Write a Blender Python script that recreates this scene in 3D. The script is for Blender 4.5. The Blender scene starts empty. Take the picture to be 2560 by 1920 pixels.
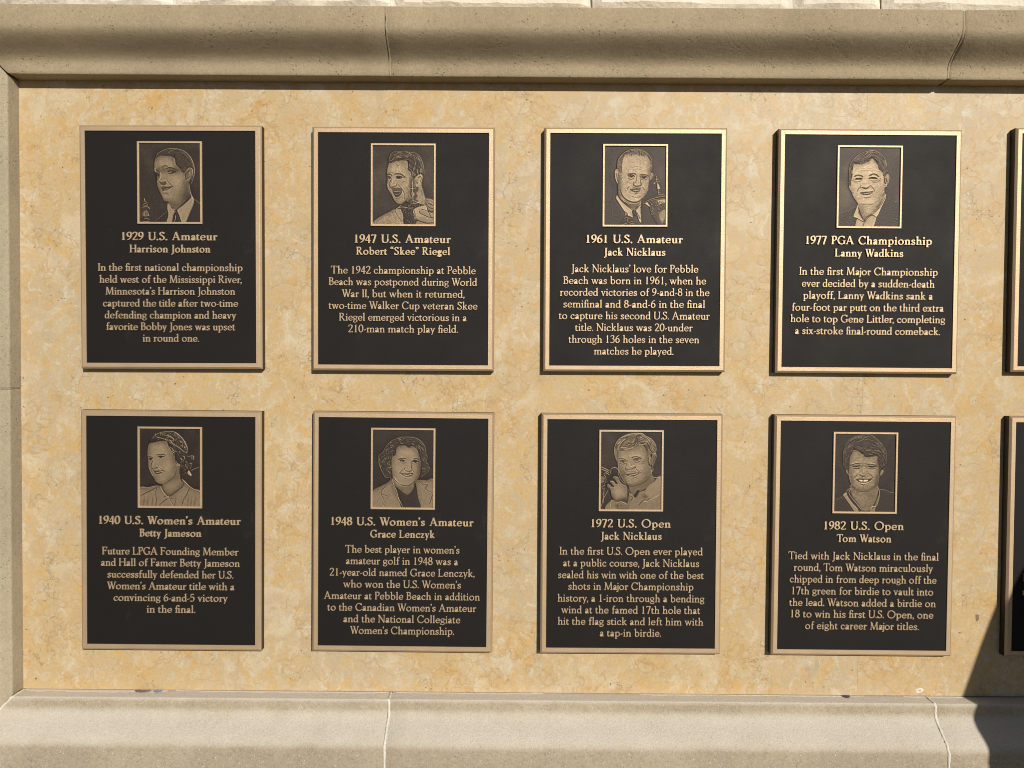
import bpy, bmesh, math, random
import numpy as np
from mathutils import Vector, Matrix
from mathutils.geometry import delaunay_2d_cdt
random.seed(7)
scn = bpy.context.scene
col = scn.collection

SCALE = 2 / 3            # the wall is laid out in plaque units first, then brought to real size
# ---------------------------------------------------------------- camera
cam = bpy.data.objects.new('camera', bpy.data.cameras.new('camera'))
col.objects.link(cam)
cam.data.sensor_width = 36.0
cam.data.lens = 1950 / 2560 * 36.0
cam.data.clip_start = 0.05
cam.data.clip_end = 2000
ax, ay, az = -0.022934, 0.002519, 0.006939
R = Matrix.Rotation(az, 3, 'Z') @ Matrix.Rotation(ay, 3, 'Y') @ Matrix.Rotation(ax, 3, 'X')
B = Matrix(((1, 0, 0), (0, 0, -1), (0, 1, 0)))
M4 = (B @ R).to_4x4()
M4.translation = Vector((0.86901, -1.97309 - 0.026, -0.29390)) * SCALE
cam.matrix_world = M4
scn.camera = cam

# ---------------------------------------------------------------- sky and sun
TO_SUN = Vector((0.41, -1.0, 0.47)).normalized()
elev = math.asin(TO_SUN.z)
world = bpy.data.worlds.new('World')
scn.world = world
world.use_nodes = True
wn = world.node_tree.nodes
bg = wn['Background']
sky = wn.new('ShaderNodeTexSky')
sky.sky_type = 'NISHITA'
sky.sun_disc = False
sky.air_density = 0.7
sky.dust_density = 0.3
sky.sun_elevation = elev
sky.sun_rotation = math.atan2(TO_SUN.x, TO_SUN.y)
world.node_tree.links.new(sky.outputs[0], bg.inputs[0])
bg.inputs[1].default_value = 0.05
sun = bpy.data.objects.new('sun', bpy.data.lights.new('sun', 'SUN'))
col.objects.link(sun)
sun.data.energy = 5.0
sun.data.angle = math.radians(0.5)
sun.data.color = (1.0, 0.94, 0.84)
sun.rotation_euler = TO_SUN.to_track_quat('Z', 'Y').to_euler()
scn.view_settings.view_transform = 'Standard'
scn.view_settings.look = 'None'
scn.view_settings.exposure = -0.20
scn.cycles.filter_width = 1.0
scn.view_settings.gamma = 1.0

# ---------------------------------------------------------------- helpers
def tag(o, label=None, cat=None, group=None, kind=None):
    if label: o['label'] = label
    if cat: o['category'] = cat
    if group: o['group'] = group
    if kind: o['kind'] = kind
    return o

def empty(name, loc=(0, 0, 0)):
    o = bpy.data.objects.new(name, None)
    o.empty_display_size = 0.1
    o.location = loc
    col.objects.link(o)
    return o

def mesh_obj(name, verts, faces, mat, parent=None, smooth=False):
    me = bpy.data.meshes.new(name)
    me.from_pydata([tuple(v) for v in verts], [], faces)
    me.update()
    if smooth:
        me.polygons.foreach_set('use_smooth', [True] * len(me.polygons))
    if mat: me.materials.append(mat)
    o = bpy.data.objects.new(name, me)
    col.objects.link(o)
    if parent: o.parent = parent
    return o

def box(x0, x1, y0, y1, z0, z1):
    v = [(x0, y0, z0), (x1, y0, z0), (x1, y1, z0), (x0, y1, z0), (x0, y0, z1), (x1, y0, z1), (x1, y1, z1), (x0, y1, z1)]
    f = [(0, 3, 2, 1), (4, 5, 6, 7), (0, 1, 5, 4), (1, 2, 6, 5), (2, 3, 7, 6), (3, 0, 4, 7)]
    return v, f

# ---------------------------------------------------------------- materials
class NT:
    def __init__(s, name):
        s.m = bpy.data.materials.new(name)
        s.m.use_nodes = True
        s.t = s.m.node_tree
        s.b = s.t.nodes['Principled BSDF']
        s.co = s.n('ShaderNodeTexCoord').outputs['Object']
    def n(s, ty, **kw):
        nd = s.t.nodes.new(ty)
        for k, v in kw.items(): setattr(nd, k, v)
        return nd
    def l(s, a, b): s.t.links.new(a, b)
    def noise(s, scale, detail=4, rough=0.55, vec=None, dist=0.0, out='Fac'):
        nd = s.n('ShaderNodeTexNoise')
        s.l(vec or s.co, nd.inputs['Vector'])
        nd.inputs['Scale'].default_value = scale
        nd.inputs['Detail'].default_value = detail
        nd.inputs['Roughness'].default_value = rough
        nd.inputs['Distortion'].default_value = dist
        return nd.outputs[out]
    def vor(s, scale, feature='F1', vec=None, out='Distance', rnd=1.0):
        nd = s.n('ShaderNodeTexVoronoi', feature=feature)
        s.l(vec or s.co, nd.inputs['Vector'])
        nd.inputs['Scale'].default_value = scale
        nd.inputs['Randomness'].default_value = rnd
        return nd.outputs[out]
    def ramp(s, fac, stops, interp='LINEAR'):
        nd = s.n('ShaderNodeValToRGB')
        nd.color_ramp.interpolation = interp
        e = nd.color_ramp.elements
        while len(e) < len(stops): e.new(0.5)
        for i, (p, c) in enumerate(stops):
            e[i].position = p
            if not isinstance(c, tuple): c = (c, c, c)
            e[i].color = (*c, 1)
        s.l(fac, nd.inputs[0])
        return nd.outputs[0]
    def mix(s, fac, a, b, mode='MIX'):
        nd = s.n('ShaderNodeMix', data_type='RGBA', blend_type=mode)
        for sock, v in ((nd.inputs[0], fac), (nd.inputs[6], a), (nd.inputs[7], b)):
            if isinstance(v, (int, float)): sock.default_value = v
            elif isinstance(v, tuple): sock.default_value = (*v, 1)
            else: s.l(v, sock)
        return nd.outputs[2]
    def math(s, op, a, b=None, c=None):
        nd = s.n('ShaderNodeMath', operation=op)
        for i, v in enumerate((a, b, c)):
            if v is None: continue
            if isinstance(v, (int, float)): nd.inputs[i].default_value = v
            else: s.l(v, nd.inputs[i])
        return nd.outputs[0]
    def vadd(s, vec, colr, amt):
        sub = s.n('ShaderNodeVectorMath', operation='SUBTRACT'); s.l(colr, sub.inputs[0]); sub.inputs[1].default_value = (.5, .5, .5)
        sc = s.n('ShaderNodeVectorMath', operation='SCALE'); s.l(sub.outputs[0], sc.inputs[0]); sc.inputs['Scale'].default_value = amt
        ad = s.n('ShaderNodeVectorMath', operation='ADD'); s.l(vec, ad.inputs[0]); s.l(sc.outputs[0], ad.inputs[1])
        return ad.outputs[0]
    def vscale(s, vec, v3):
        nd = s.n('ShaderNodeVectorMath', operation='MULTIPLY'); s.l(vec, nd.inputs[0]); nd.inputs[1].default_value = v3
        return nd.outputs[0]
    def set(s, key, v):
        sock = s.b.inputs[key]
        if isinstance(v, (int, float)): sock.default_value = v
        elif isinstance(v, tuple): sock.default_value = (*v, 1)
        else: s.l(v, sock)
    def bump(s, h, strength, dist, prev=None):
        nd = s.n('ShaderNodeBump')
        nd.inputs['Strength'].default_value = strength
        nd.inputs['Distance'].default_value = dist
        s.l(h, nd.inputs['Height'])
        if prev: s.l(prev, nd.inputs['Normal'])
        return nd.outputs[0]

def mat_panel():
    s = NT('golden_limestone')
    oi = s.n('ShaderNodeObjectInfo')
    co = s.n('ShaderNodeVectorMath', operation='ADD'); s.l(s.co, co.inputs[0])
    cc = s.n('ShaderNodeCombineXYZ'); s.l(s.math('MULTIPLY', oi.outputs['Random'], 9.0), cc.inputs[1]); s.l(cc.outputs[0], co.inputs[1])
    s.co = co.outputs[0]
    w = s.vadd(s.co, s.noise(6, 4, 0.6, out='Color'), 0.14)
    w2 = s.vadd(s.co, s.noise(24, 4, 0.65, out='Color'), 0.05)
    big = s.noise(1.7, 3, 0.5, vec=w)
    patch = s.noise(13, 6, 0.68, vec=w2, dist=0.9)
    cool = s.ramp(patch, [(0.25, (0.42, 0.35, 0.245)), (0.42, (0.475, 0.385, 0.26)), (0.58, (0.50, 0.40, 0.265)), (0.78, (0.53, 0.45, 0.33))])
    warm = s.ramp(patch, [(0.25, (0.46, 0.35, 0.205)), (0.42, (0.515, 0.39, 0.225)), (0.58, (0.54, 0.40, 0.222)), (0.78, (0.565, 0.455, 0.30))])
    base = s.mix(s.ramp(big, [(0.38, 0.15), (0.58, 1.0)]), cool, warm)
    cl = s.vor(26, vec=s.vadd(w2, s.noise(60, 3, out='Color'), 0.02), out='Color')
    sep = s.n('ShaderNodeSeparateColor'); s.l(cl, sep.inputs[0])
    base = s.mix(s.ramp(sep.outputs[0], [(0.62, 0.0), (0.80, 0.35)]), base, (0.55, 0.40, 0.205))
    base = s.mix(s.ramp(sep.outputs[1], [(0.78, 0.0), (0.86, 0.38)]), base, (0.57, 0.50, 0.38))
    # orange clouds
    oc = s.noise(11, 7, 0.7, vec=w, dist=1.0)
    omask = s.math('MULTIPLY', s.ramp(oc, [(0.52, 0.0), (0.66, 1.0)]), s.ramp(big, [(0.36, 0.3), (0.58, 1.0)]))
    base = s.mix(s.math('MULTIPLY', omask, 0.85), base, (0.55, 0.33, 0.12))
    oc2 = s.noise(38, 5, 0.7, vec=w2, dist=1.0)
    base = s.mix(s.math('MULTIPLY', s.ramp(oc2, [(0.50, 0.0), (0.63, 1.0)]), 0.72), base, (0.56, 0.375, 0.15))
    pc = s.noise(8.5, 7, 0.66, vec=w, dist=0.7)
    base = s.mix(s.ramp(pc, [(0.53, 0.0), (0.65, 0.62)]), base, (0.62, 0.535, 0.385))
    gc = s.noise(12, 7, 0.68, vec=s.vscale(w, (1, 1.7, 1)), dist=0.9)
    base = s.mix(s.ramp(gc, [(0.53, 0.0), (0.64, 0.6)]), base, (0.575, 0.37, 0.13))
    # grey-white fossil shreds
    st = s.noise(30, 5, 0.72, vec=s.vscale(w2, (1, 1, 0.6)), dist=1.4)
    base = s.mix(s.math('MULTIPLY', s.ramp(st, [(0.55, 0.0), (0.67, 1.0)]), 0.62), base, (0.63, 0.575, 0.465))
    # orange-brown veins, broken up
    def veins(sc, ws, wa, wid, msc, m0, m1):
        wv = s.vadd(s.co, s.noise(ws, 3, 0.55, out='Color'), wa)
        ve = s.vor(sc, 'DISTANCE_TO_EDGE', vec=wv)
        return s.math('MULTIPLY', s.ramp(ve, [(0.0, 1.0), (wid, 0.0)]), s.ramp(s.noise(msc, 3, vec=w), [(m0, 0.0), (m1, 1.0)]))
    vm = veins(8.5, 8, 0.24, 0.035, 5, 0.46, 0.58)
    base = s.mix(s.math('MULTIPLY', vm, 0.30), base, (0.36, 0.20, 0.075))
    vm3 = veins(15, 14, 0.16, 0.05, 7, 0.48, 0.58)
    base = s.mix(s.math('MULTIPLY', vm3, 0.55), base, (0.42, 0.25, 0.095))
    vm2 = veins(25, 25, 0.10, 0.045, 12, 0.56, 0.66)
    base = s.mix(s.math('MULTIPLY', vm2, 0.6), base, (0.21, 0.14, 0.075))
    # dark pin holes
    ph = s.vor(60, vec=s.vadd(s.co, s.noise(40, 2, out='Color'), 0.02))
    pm = s.math('MULTIPLY', s.ramp(ph, [(0.08, 1.0), (0.16, 0.0)]), s.ramp(s.noise(18, 2), [(0.52, 0.0), (0.62, 1.0)]))
    base = s.mix(s.math('MULTIPLY', pm, 0.85), base, (0.12, 0.085, 0.05))
    fine = s.noise(160, 3, 0.7)
    base = s.mix(0.35, base, s.ramp(fine, [(0.3, 0.6), (0.7, 1.0)]), 'MULTIPLY')
    s.set('Base Color', base)
    s.set('Roughness', s.ramp(fine, [(0.3, 0.42), (0.7, 0.6)]))
    s.set('Specular IOR Level', 0.35)
    h = s.math('SUBTRACT', s.math('MULTIPLY', fine, 0.25), s.math('ADD', s.math('MULTIPLY', vm2, 0.7), s.math('ADD', pm, vm)))
    s.set('Normal', s.bump(h, 0.14, 0.0010))
    return s.m

def mat_cast(name, tint, speck, pit=1.0, up_light=False):
    s = NT(name)
    big = s.noise(3.2, 5, 0.65)
    streak = s.noise(7, 5, 0.6, vec=s.vscale(s.co, (0.35, 1, 1.0)))
    lo = tuple(c * 0.86 for c in tint); hi = tuple(min(1, c * 1.13) for c in tint)
    base = s.ramp(big, [(0.3, lo), (0.5, tint), (0.72, hi)])
    base = s.mix(s.ramp(streak, [(0.45, 0.0), (0.72, 0.35)]), base, tuple(c * 0.78 for c in tint))
    grain = s.noise(330, 3, 0.75)
    base = s.mix(0.55, base, s.ramp(grain, [(0.28, 0.55), (0.5, 0.95), (0.72, 1.0)]), 'MULTIPLY')
    gr2 = s.noise(125, 3, 0.8)
    base = s.mix(0.6 if up_light else 0.4, base, s.ramp(gr2, [(0.30, 0.60), (0.50, 0.93), (0.72, 1.12)]), 'MULTIPLY')
    sp = s.vor(210, rnd=1.0)
    smk = s.math('MULTIPLY', s.ramp(sp, [(0.12, 1.0), (0.24, 0.0)]), s.ramp(s.noise(90, 2), [(0.54, 0.0), (0.64, 1.0)]))
    base = s.mix(s.math('MULTIPLY', smk, speck), base, (0.88, 0.83, 0.72))
    pv = s.vor(105, vec=s.vadd(s.co, s.noise(130, 2, out='Color'), 0.008))
    pmk = s.math('MULTIPLY', s.ramp(pv, [(0.10, 1.0), (0.24, 0.0)]), s.ramp(s.noise(17, 3), [(0.50, 0.0), (0.62, 1.0)]))
    base = s.mix(s.math('MULTIPLY', pmk, 0.45), base, tuple(c * 0.45 for c in tint))
    if up_light:
        # pale weathering plus painted-in sky light and glare on faces that point up
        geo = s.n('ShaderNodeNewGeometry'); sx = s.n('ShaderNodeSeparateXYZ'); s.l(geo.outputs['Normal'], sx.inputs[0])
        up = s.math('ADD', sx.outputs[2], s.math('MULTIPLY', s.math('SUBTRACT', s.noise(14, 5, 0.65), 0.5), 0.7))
        lm = s.ramp(up, [(0.0, 0.05), (0.45, 0.5), (0.85, 0.85)])
        base = s.mix(lm, base, s.mix(0.6, (0.66, 0.605, 0.52), s.ramp(grain, [(0.3, 0.55), (0.65, 1.0)]), 'MULTIPLY'))
    s.set('Base Color', base)
    s.set('Roughness', 0.9)
    s.set('Specular IOR Level', 0.2)
    h1 = s.math('SUBTRACT', s.math('ADD', s.math('MULTIPLY', grain, 0.55), s.math('MULTIPLY', gr2, 0.7)), s.math('MULTIPLY', pmk, 1.6 * pit))
    nb = s.bump(s.noise(45, 4, 0.6), 0.25, 0.003)
    s.set('Normal', s.bump(h1, 0.6, 0.0016, nb))
    return s.m

def mat_rough(name='split_stone'):
    s = NT(name)
    oi = s.n('ShaderNodeObjectInfo')
    base = s.ramp(s.noise(9, 6, 0.65), [(0.3, (0.66, 0.61, 0.51)), (0.5, (0.76, 0.71, 0.61)), (0.7, (0.82, 0.78, 0.69))])
    base = s.mix(s.math('MULTIPLY', oi.outputs['Random'], 0.5), base, (0.72, 0.62, 0.47))
    base = s.mix(s.ramp(s.noise(40, 5, 0.7), [(0.60, 0.0), (0.72, 0.5)]), base, (0.42, 0.37, 0.30))
    s.set('Base Color', base)
    s.set('Roughness', 0.92)
    nb = s.bump(s.noise(30, 6, 0.7), 0.55, 0.008)
    s.set('Normal', s.bump(s.noise(220, 3, 0.7), 0.5, 0.002, nb))
    return s.m

def mat_mortar(name, colr):
    s = NT(name)
    g = s.noise(260, 3, 0.7)
    s.set('Base Color', s.mix(0.6, colr, s.ramp(g, [(0.3, 0.6), (0.7, 1.0)]), 'MULTIPLY'))
    s.set('Roughness', 0.95)
    s.set('Specular IOR Level', 0.15)
    s.set('Normal', s.bump(s.noise(120, 4, 0.7), 0.6, 0.002))
    return s.m

def mat_bronze(name, colr, rough):
    s = NT(name)
    g = s.noise(420, 3, 0.7)
    lg = s.noise(26, 4, 0.6)
    base = s.mix(s.ramp(lg, [(0.35, 0.0), (0.7, 0.5)]), colr, tuple(c * 0.80 for c in colr))
    base = s.mix(0.35, base, s.ramp(g, [(0.3, 0.6), (0.6, 1.0)]), 'MULTIPLY')
    s.set('Base Color', base)
    s.set('Metallic', 0.55)
    s.set('Roughness', s.ramp(g, [(0.3, rough + 0.08), (0.7, rough - 0.08)]))
    s.set('Normal', s.bump(g, 0.5, 0.0007))
    return s.m

def mat_field():
    s = NT('dark_leather_texture_bronze')
    g = s.noise(300, 3, 0.6, dist=0.5)
    lg = s.noise(7, 5, 0.65)
    sm = s.noise(16, 4, 0.7, vec=s.vscale(s.co, (1, 1, 0.45)))
    base = s.ramp(lg, [(0.3, (0.0088, 0.0070, 0.0060)), (0.6, (0.0104, 0.0085, 0.0074)), (0.8, (0.0135, 0.0114, 0.0100))])
    base = s.mix(s.ramp(sm, [(0.63, 0.0), (0.80, 0.5)]), base, (0.036, 0.033, 0.031))
    s.set('Base Color', base)
    s.set('Roughness', s.ramp(lg, [(0.3, 0.66), (0.75, 0.56)]))
    s.set('Specular IOR Level', 0.22)
    s.set('Normal', s.bump(g, 0.32, 0.0008))
    return s.m

def mat_edge():
    s = NT('dark_plaque_edge')
    s.set('Base Color', s.ramp(s.noise(30, 4), [(0.3, (0.016, 0.012, 0.008)), (0.7, (0.030, 0.022, 0.014))]))
    s.set('Roughness', 0.6)
    return s.m

def mat_portrait():
    s = NT('etched_bronze')
    a = s.n('ShaderNodeAttribute', attribute_name='polish').outputs['Fac']
    g = s.noise(700, 2, 0.7)
    a2 = s.math('ADD', a, s.math('MULTIPLY', s.math('SUBTRACT', g, 0.5), 0.22))
    base = s.ramp(a2, [(0.0, (0.014, 0.009, 0.007)), (0.18, (0.036, 0.024, 0.017)), (0.45, (0.145, 0.102, 0.060)), (0.62, (0.285, 0.21, 0.128)), (0.8, (0.44, 0.335, 0.21)), (1.0, (0.62, 0.49, 0.33))])
    s.set('Base Color', base)
    s.set('Metallic', 0.35)
    s.set('Roughness', 0.55)
    s.set('Normal', s.bump(g, 0.3, 0.0005))
    return s.m

def mat_plain(name, c0, c1, scale, rough=0.8, bump=0.3, bd=0.002):
    s = NT(name)
    g = s.noise(scale, 5, 0.65)
    s.set('Base Color', s.ramp(g, [(0.3, c0), (0.7, c1)]))
    s.set('Roughness', rough)
    s.set('Normal', s.bump(g, bump, bd))
    return s.m

M_PANEL = mat_panel()
M_TOP = mat_cast('cast_stone_tan', (0.385, 0.308, 0.20), 0.35, 1.6)
M_SILL = mat_cast('cast_stone_weathered_uplit', (0.425, 0.352, 0.25), 0.9, 0.35, True)  # weathered tint, with sky light and glare painted on its upward faces
M_ROUGH = mat_rough()
M_MORTAR = mat_mortar('pale_mortar', (0.74, 0.695, 0.60))
M_JAMB = mat_cast('cast_stone_grey_tan', (0.425, 0.36, 0.255), 0.4, 1.2)
M_MORTAR_D = mat_mortar('sandy_mortar', (0.40, 0.33, 0.22))
M_BRONZE = mat_bronze('brushed_bronze', (0.585, 0.43, 0.272), 0.52)
M_FIELD = mat_field()
M_EDGE = mat_edge()
M_PORT = mat_portrait()
M_PAVE = mat_plain('paving_stone', (0.07, 0.066, 0.06), (0.11, 0.102, 0.09), 6, 0.9)

# ---------------------------------------------------------------- setting: ground
v, f = box(-600, 600, -600, 600, -2.65, -2.49)
tag(mesh_obj('ground', v, f, M_PAVE), kind='structure')

# ---------------------------------------------------------------- limestone panel
XL, XR, ZT, ZB = -0.396, 2.747, 0.4240, -1.1400
SEAM = 1.7617
panel = tag(empty('limestone_panel'), 'polished golden limestone panel with brown veins behind the bronze plaques', 'stone panel')
for x0, x1 in ((XL - 0.012, SEAM - 0.00012), (SEAM + 0.00012, XR + 0.012)):
    v, f = box(x0, x1, 0.0, 0.03, ZB + 0.0022, ZT + 0.012)
    mesh_obj('slab', v, f, M_PANEL, panel)

# ---------------------------------------------------------------- moulded stone frame
def profile():
    pr = [(0.0, -0.028), (0.0, 0.040), (0.0008, 0.0432), (0.003, 0.045)]
    pr += [(0.010, 0.0452), (0.019, 0.0452)]
    for i in range(1, 28):
        u = i / 28
        pr.append((0.019 + 0.082 * u, 0.0452 + 0.0648 * (u * u * u * (u * (6 * u - 15) + 10))))
    pr += [(0.102, 0.110), (0.140, 0.110), (0.1435, 0.1085), (0.145, 0.105), (0.145, -0.028)]
    return pr
PROF = profile()

def prof_normals():
    nn = []
    n = len(PROF)
    for i in range(n):
        a = PROF[max(0, i - 1)]; b = PROF[min(n - 1, i + 1)]
        dx, dy = b[0] - a[0], b[1] - a[1]
        L = math.hypot(dx, dy) or 1
        nn.append((-dy / L, dx / L))       # outwards (to the left of travel)
    return nn
PN = prof_normals()

def side_map(side):
    # position along the run (s), distance outwards (d) and protrusion (p) to a point
    if side == 'top': return lambda s, d, p: (s, -p, ZT + d)
    if side == 'bottom': return lambda s, d, p: (s, -p, ZB - d - (0.07 if d > 0.12 else 0))     # the sill is the deepest member
    if side == 'left': return lambda s, d, p: (XL - d, -p, s)
    return lambda s, d, p: (XR + d, -p, s)

def moulding(side, s0, s1, m0, m1, mat, parent, off=0.0, rnd=None, c0=1.0, c1=1.0):
    # m0 / m1: mitre signs (0 = square joint)
    fn = side_map(side)
    rnd = rnd or random.Random(int(s0 * 1000) + len(side))
    rings = []
    n = max(2, int((s1 - s0) / 0.05))
    st = [(0.0, 0.0032), (0.0016, 0.0013), (0.0055, 0.0)]
    stations = [(s0 + a * c0, b * c0, m0) for a, b in st]
    for i in range(1, n):
        stations.append((s0 + (s1 - s0) * i / n, 0.0, None))
    stations += [(s1 - a * c1, b * c1, m1) for a, b in reversed(st)]
    verts = []
    k = len(PROF)
    for s, shrink, m in stations:
        t = (s - s0) / (s1 - s0)
        wob = rnd.uniform(-0.0003, 0.0003)
        for (d, p), (nx, ny) in zip(PROF, PN):
            sh = m0 * d * (1 - t) + m1 * d * t if (m0 or m1) else 0.0
            inner = p > 0.0
            dd = d - nx * shrink if inner else d
            pp = p - ny * shrink if inner else p
            verts.append(fn(s + sh, dd, pp + off + (wob if p > 0.01 else 0)))
    faces = []
    flip = side in ('top', 'right')
    for i in range(len(stations) - 1):
        for j in range(k):
            j2 = (j + 1) % k
            q = (i * k + j, i * k + j2, (i + 1) * k + j2, (i + 1) * k + j)
            faces.append(q[::-1] if flip else q)
    e0 = tuple(range(k)); e1 = tuple(range((len(stations) - 1) * k, len(stations) * k))
    faces.append(e0 if flip else e0[::-1]); faces.append(e1[::-1] if flip else e1)
    o = mesh_obj('moulding_block', verts, faces, mat, parent)
    bm = bmesh.new(); bm.from_mesh(o.data)
    bmesh.ops.recalc_face_normals(bm, faces=bm.faces[:])
    bm.to_mesh(o.data); bm.free()
    o.data.polygons.foreach_set('use_smooth', [True] * len(o.data.polygons))
    o.data.set_sharp_from_angle(angle=math.radians(38))
    return o

def mortar(side, s, width, proud, mat, parent, mitre=0, seed=1, lip=True):
    fn = side_map(side)
    rnd = random.Random(seed)
    verts, faces = [], []
    pr = [q for q in PROF if q[1] > 0.03 and q[0] < 0.1445]
    pr = [(0.0, 0.0005)] + pr
    dense = []
    for a, b in zip(pr[:-1], pr[1:]):
        dense.append(a)
        dist = math.hypot(b[0] - a[0], b[1] - a[1])
        for q in range(1, int(dist / 0.006) + 1):
            u = q / (int(dist / 0.006) + 1)
            dense.append((a[0] + (b[0] - a[0]) * u, a[1] + (b[1] - a[1]) * u))
    dense.append(pr[-1])
    rows = 5
    jit = 0.0
    for i, (d, p) in enumerate(dense):
        a = dense[max(0, i - 1)]; b = dense[min(len(dense) - 1, i + 1)]
        dx, dy = b[0] - a[0], b[1] - a[1]
        L = math.hypot(dx, dy) or 1
        nx, ny = -dy / L, dx / L
        jit = jit * 0.8 + rnd.uniform(-0.0007, 0.0007)
        w = width * (1 + rnd.uniform(-0.18, 0.18))
        for r in range(rows):
            u = r / (rows - 1) * 2 - 1
            hgt = proud * (1 - u * u) - 0.002 * (u * u) - (0.012 if abs(u) == 1 else 0)
            ss = s + jit + u * w / 2 + mitre * d
            verts.append(fn(ss, d + nx * hgt, p + ny * hgt))
    for i in range(len(dense) - 1):
        for r in range(rows - 1):
            faces.append((i * rows + r, i * rows + r + 1, (i + 1) * rows + r + 1, (i + 1) * rows + r))
    return mesh_obj('mortar_joint', verts, faces, mat, parent, smooth=True)

frame = tag(empty('stone_frame'), 'tan cast stone frame with curved moulding around the golden limestone panel', 'stone frame')
g = 0.0016
J1, J2 = 0.556, 1.943
moulding('top', XL + g, J1 - 0.0030, -1, 0, M_TOP, frame, c1=0.3)
moulding('top', J1 + 0.0022, J2 - 0.0032, 0, 0, M_TOP, frame, -0.0012, c0=0.4)
moulding('top', J2 + 0.0032, XR - g, 0, 1, M_TOP, frame, -0.0024)
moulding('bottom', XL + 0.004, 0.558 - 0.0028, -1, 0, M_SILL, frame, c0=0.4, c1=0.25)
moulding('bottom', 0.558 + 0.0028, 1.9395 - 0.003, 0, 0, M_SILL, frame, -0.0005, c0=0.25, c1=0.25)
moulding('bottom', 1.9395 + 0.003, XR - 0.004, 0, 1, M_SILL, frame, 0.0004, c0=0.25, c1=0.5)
for side in ('left', 'right'):
    moulding(side, ZB + 0.004, -0.3598 - 0.0016, -1, 0, M_JAMB, frame, c0=0.5, c1=0.6)
    moulding(side, -0.3598 + 0.0016, ZT - g, 0, 1, M_JAMB, frame, 0.0004, c0=0.6)
    mortar(side, -0.3598, 0.0042, -0.0004, M_MORTAR_D, frame, 0, 5)
mortar('top', J1 - 0.0004, 0.0088, 0.0003, M_MORTAR_D, frame, 0, 2)
mortar('top', J2, 0.0080, -0.0045, M_MORTAR_D, frame, 0, 3)
mortar('bottom', 0.558, 0.0112, 0.0018, M_MORTAR, frame, 0, 4)
mortar('bottom', 1.9395, 0.0115, 0.0022, M_MORTAR, frame, 0, 6)
mortar('bottom', XL, 0.014, 0.0012, M_MORTAR, frame, -1, 7)
mortar('bottom', XR, 0.014, 0.0012, M_MORTAR, frame, 1, 8)
# thin smear of mortar left along the top of the sill lip and in the left corner
def smear(x0, x1, seed, wd):
    rnd = random.Random(seed)
    n = int((x1 - x0) / 0.012)
    verts, faces = [], []
    a = 0
    for i in range(n + 1):
        x = x0 + (x1 - x0) * i / n
        a = a * 0.7 + rnd.uniform(-0.3, 0.3)
        w = max(0.0015, wd * (0.75 + a)) * min(1, i / 3 + 0.1, (n - i) / 3 + 0.1)
        verts += [(x, -0.001, ZB + 0.0009), (x, -0.001 - w * 0.5, ZB + 0.0011), (x, -0.001 - w, ZB + 0.0002)]
    for i in range(n):
        faces += [(3 * i, 3 * i + 1, 3 * i + 4, 3 * i + 3), (3 * i + 1, 3 * i + 2, 3 * i + 5, 3 * i + 4)]
    mesh_obj('mortar_smear', verts, faces, M_MORTAR, frame, smooth=True)
smear(XL + 0.002, -0.02, 3, 0.016)
smear(0.0, 0.55, 4, 0.008)
smear(0.57, 0.95, 9, 0.007)
smear(1.2, 1.78, 5, 0.006)
smear(1.88, 2.04, 6, 0.012)

# small marks on the panel: two brown inclusions, a hairline crack, a splash of mortar
M_BROWN = mat_plain('brown_inclusion', (0.16, 0.10, 0.06), (0.24, 0.16, 0.10), 200, 0.7, 0.2)
M_CRACK = mat_plain('crack_filling', (0.22, 0.17, 0.10), (0.30, 0.23, 0.14), 200, 0.9, 0.2)
for name, pts in (('inclusion', [(2.063, -0.925), (2.071, -0.9265), (2.072, -0.937), (2.0675, -0.944), (2.064, -0.941)]), ('inclusion', [(2.0265, -0.8745), (2.0335, -0.8745), (2.0335, -0.8765), (2.0265, -0.8768)])):
    n = len(pts)
    V = [(x, -0.0005, z) for x, z in pts] + [(x, 0.001, z) for x, z in pts]
    mesh_obj(name, V, [tuple(range(n))[::-1]] + [(i, (i + 1) % n, n + (i + 1) % n, n + i) for i in range(n)], M_BROWN, panel)
rc = random.Random(4)
cr = []
x, z = 1.694, -1.038
for i in range(26):
    t = i / 25
    cr.append((1.690 + 0.045 * t ** 1.3 + rc.uniform(-0.0012, 0.0012), -1.036 - 0.062 * t, 0.0007 * (1 - 0.7 * t) + 0.0002))
V = []
for cx, cz, cw in cr: V += [(cx - cw, 0.0005, cz), (cx, -0.0003, cz), (cx + cw, 0.0005, cz)]
mesh_obj('crack', V, [q for i in range(25) for q in ((3 * i, 3 * i + 1, 3 * i + 4, 3 * i + 3), (3 * i + 1, 3 * i + 2, 3 * i + 5, 3 * i + 4))], M_CRACK, panel)
V, Fc = [], []
for i in range(18):
    a = i / 18 * 2 * math.pi
    k = 1 + 0.2 * math.sin(2 * a + 1) + 0.1 * math.sin(5 * a)
    for r, h in ((1.0, 0.0005), (0.8, -0.0012), (0.5, -0.0012), (0.3, -0.0003)):
        V.append((1.922 + 0.0095 * k * r * math.cos(a), h, -1.1245 + 0.0085 * k * r * math.sin(a)))
for i in range(18):
    j = (i + 1) % 18
    for r in range(3): Fc.append((i * 4 + r, j * 4 + r, j * 4 + r + 1, i * 4 + r + 1))
mesh_obj('mortar_splash', V, Fc, M_MORTAR, panel, smooth=True)

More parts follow.
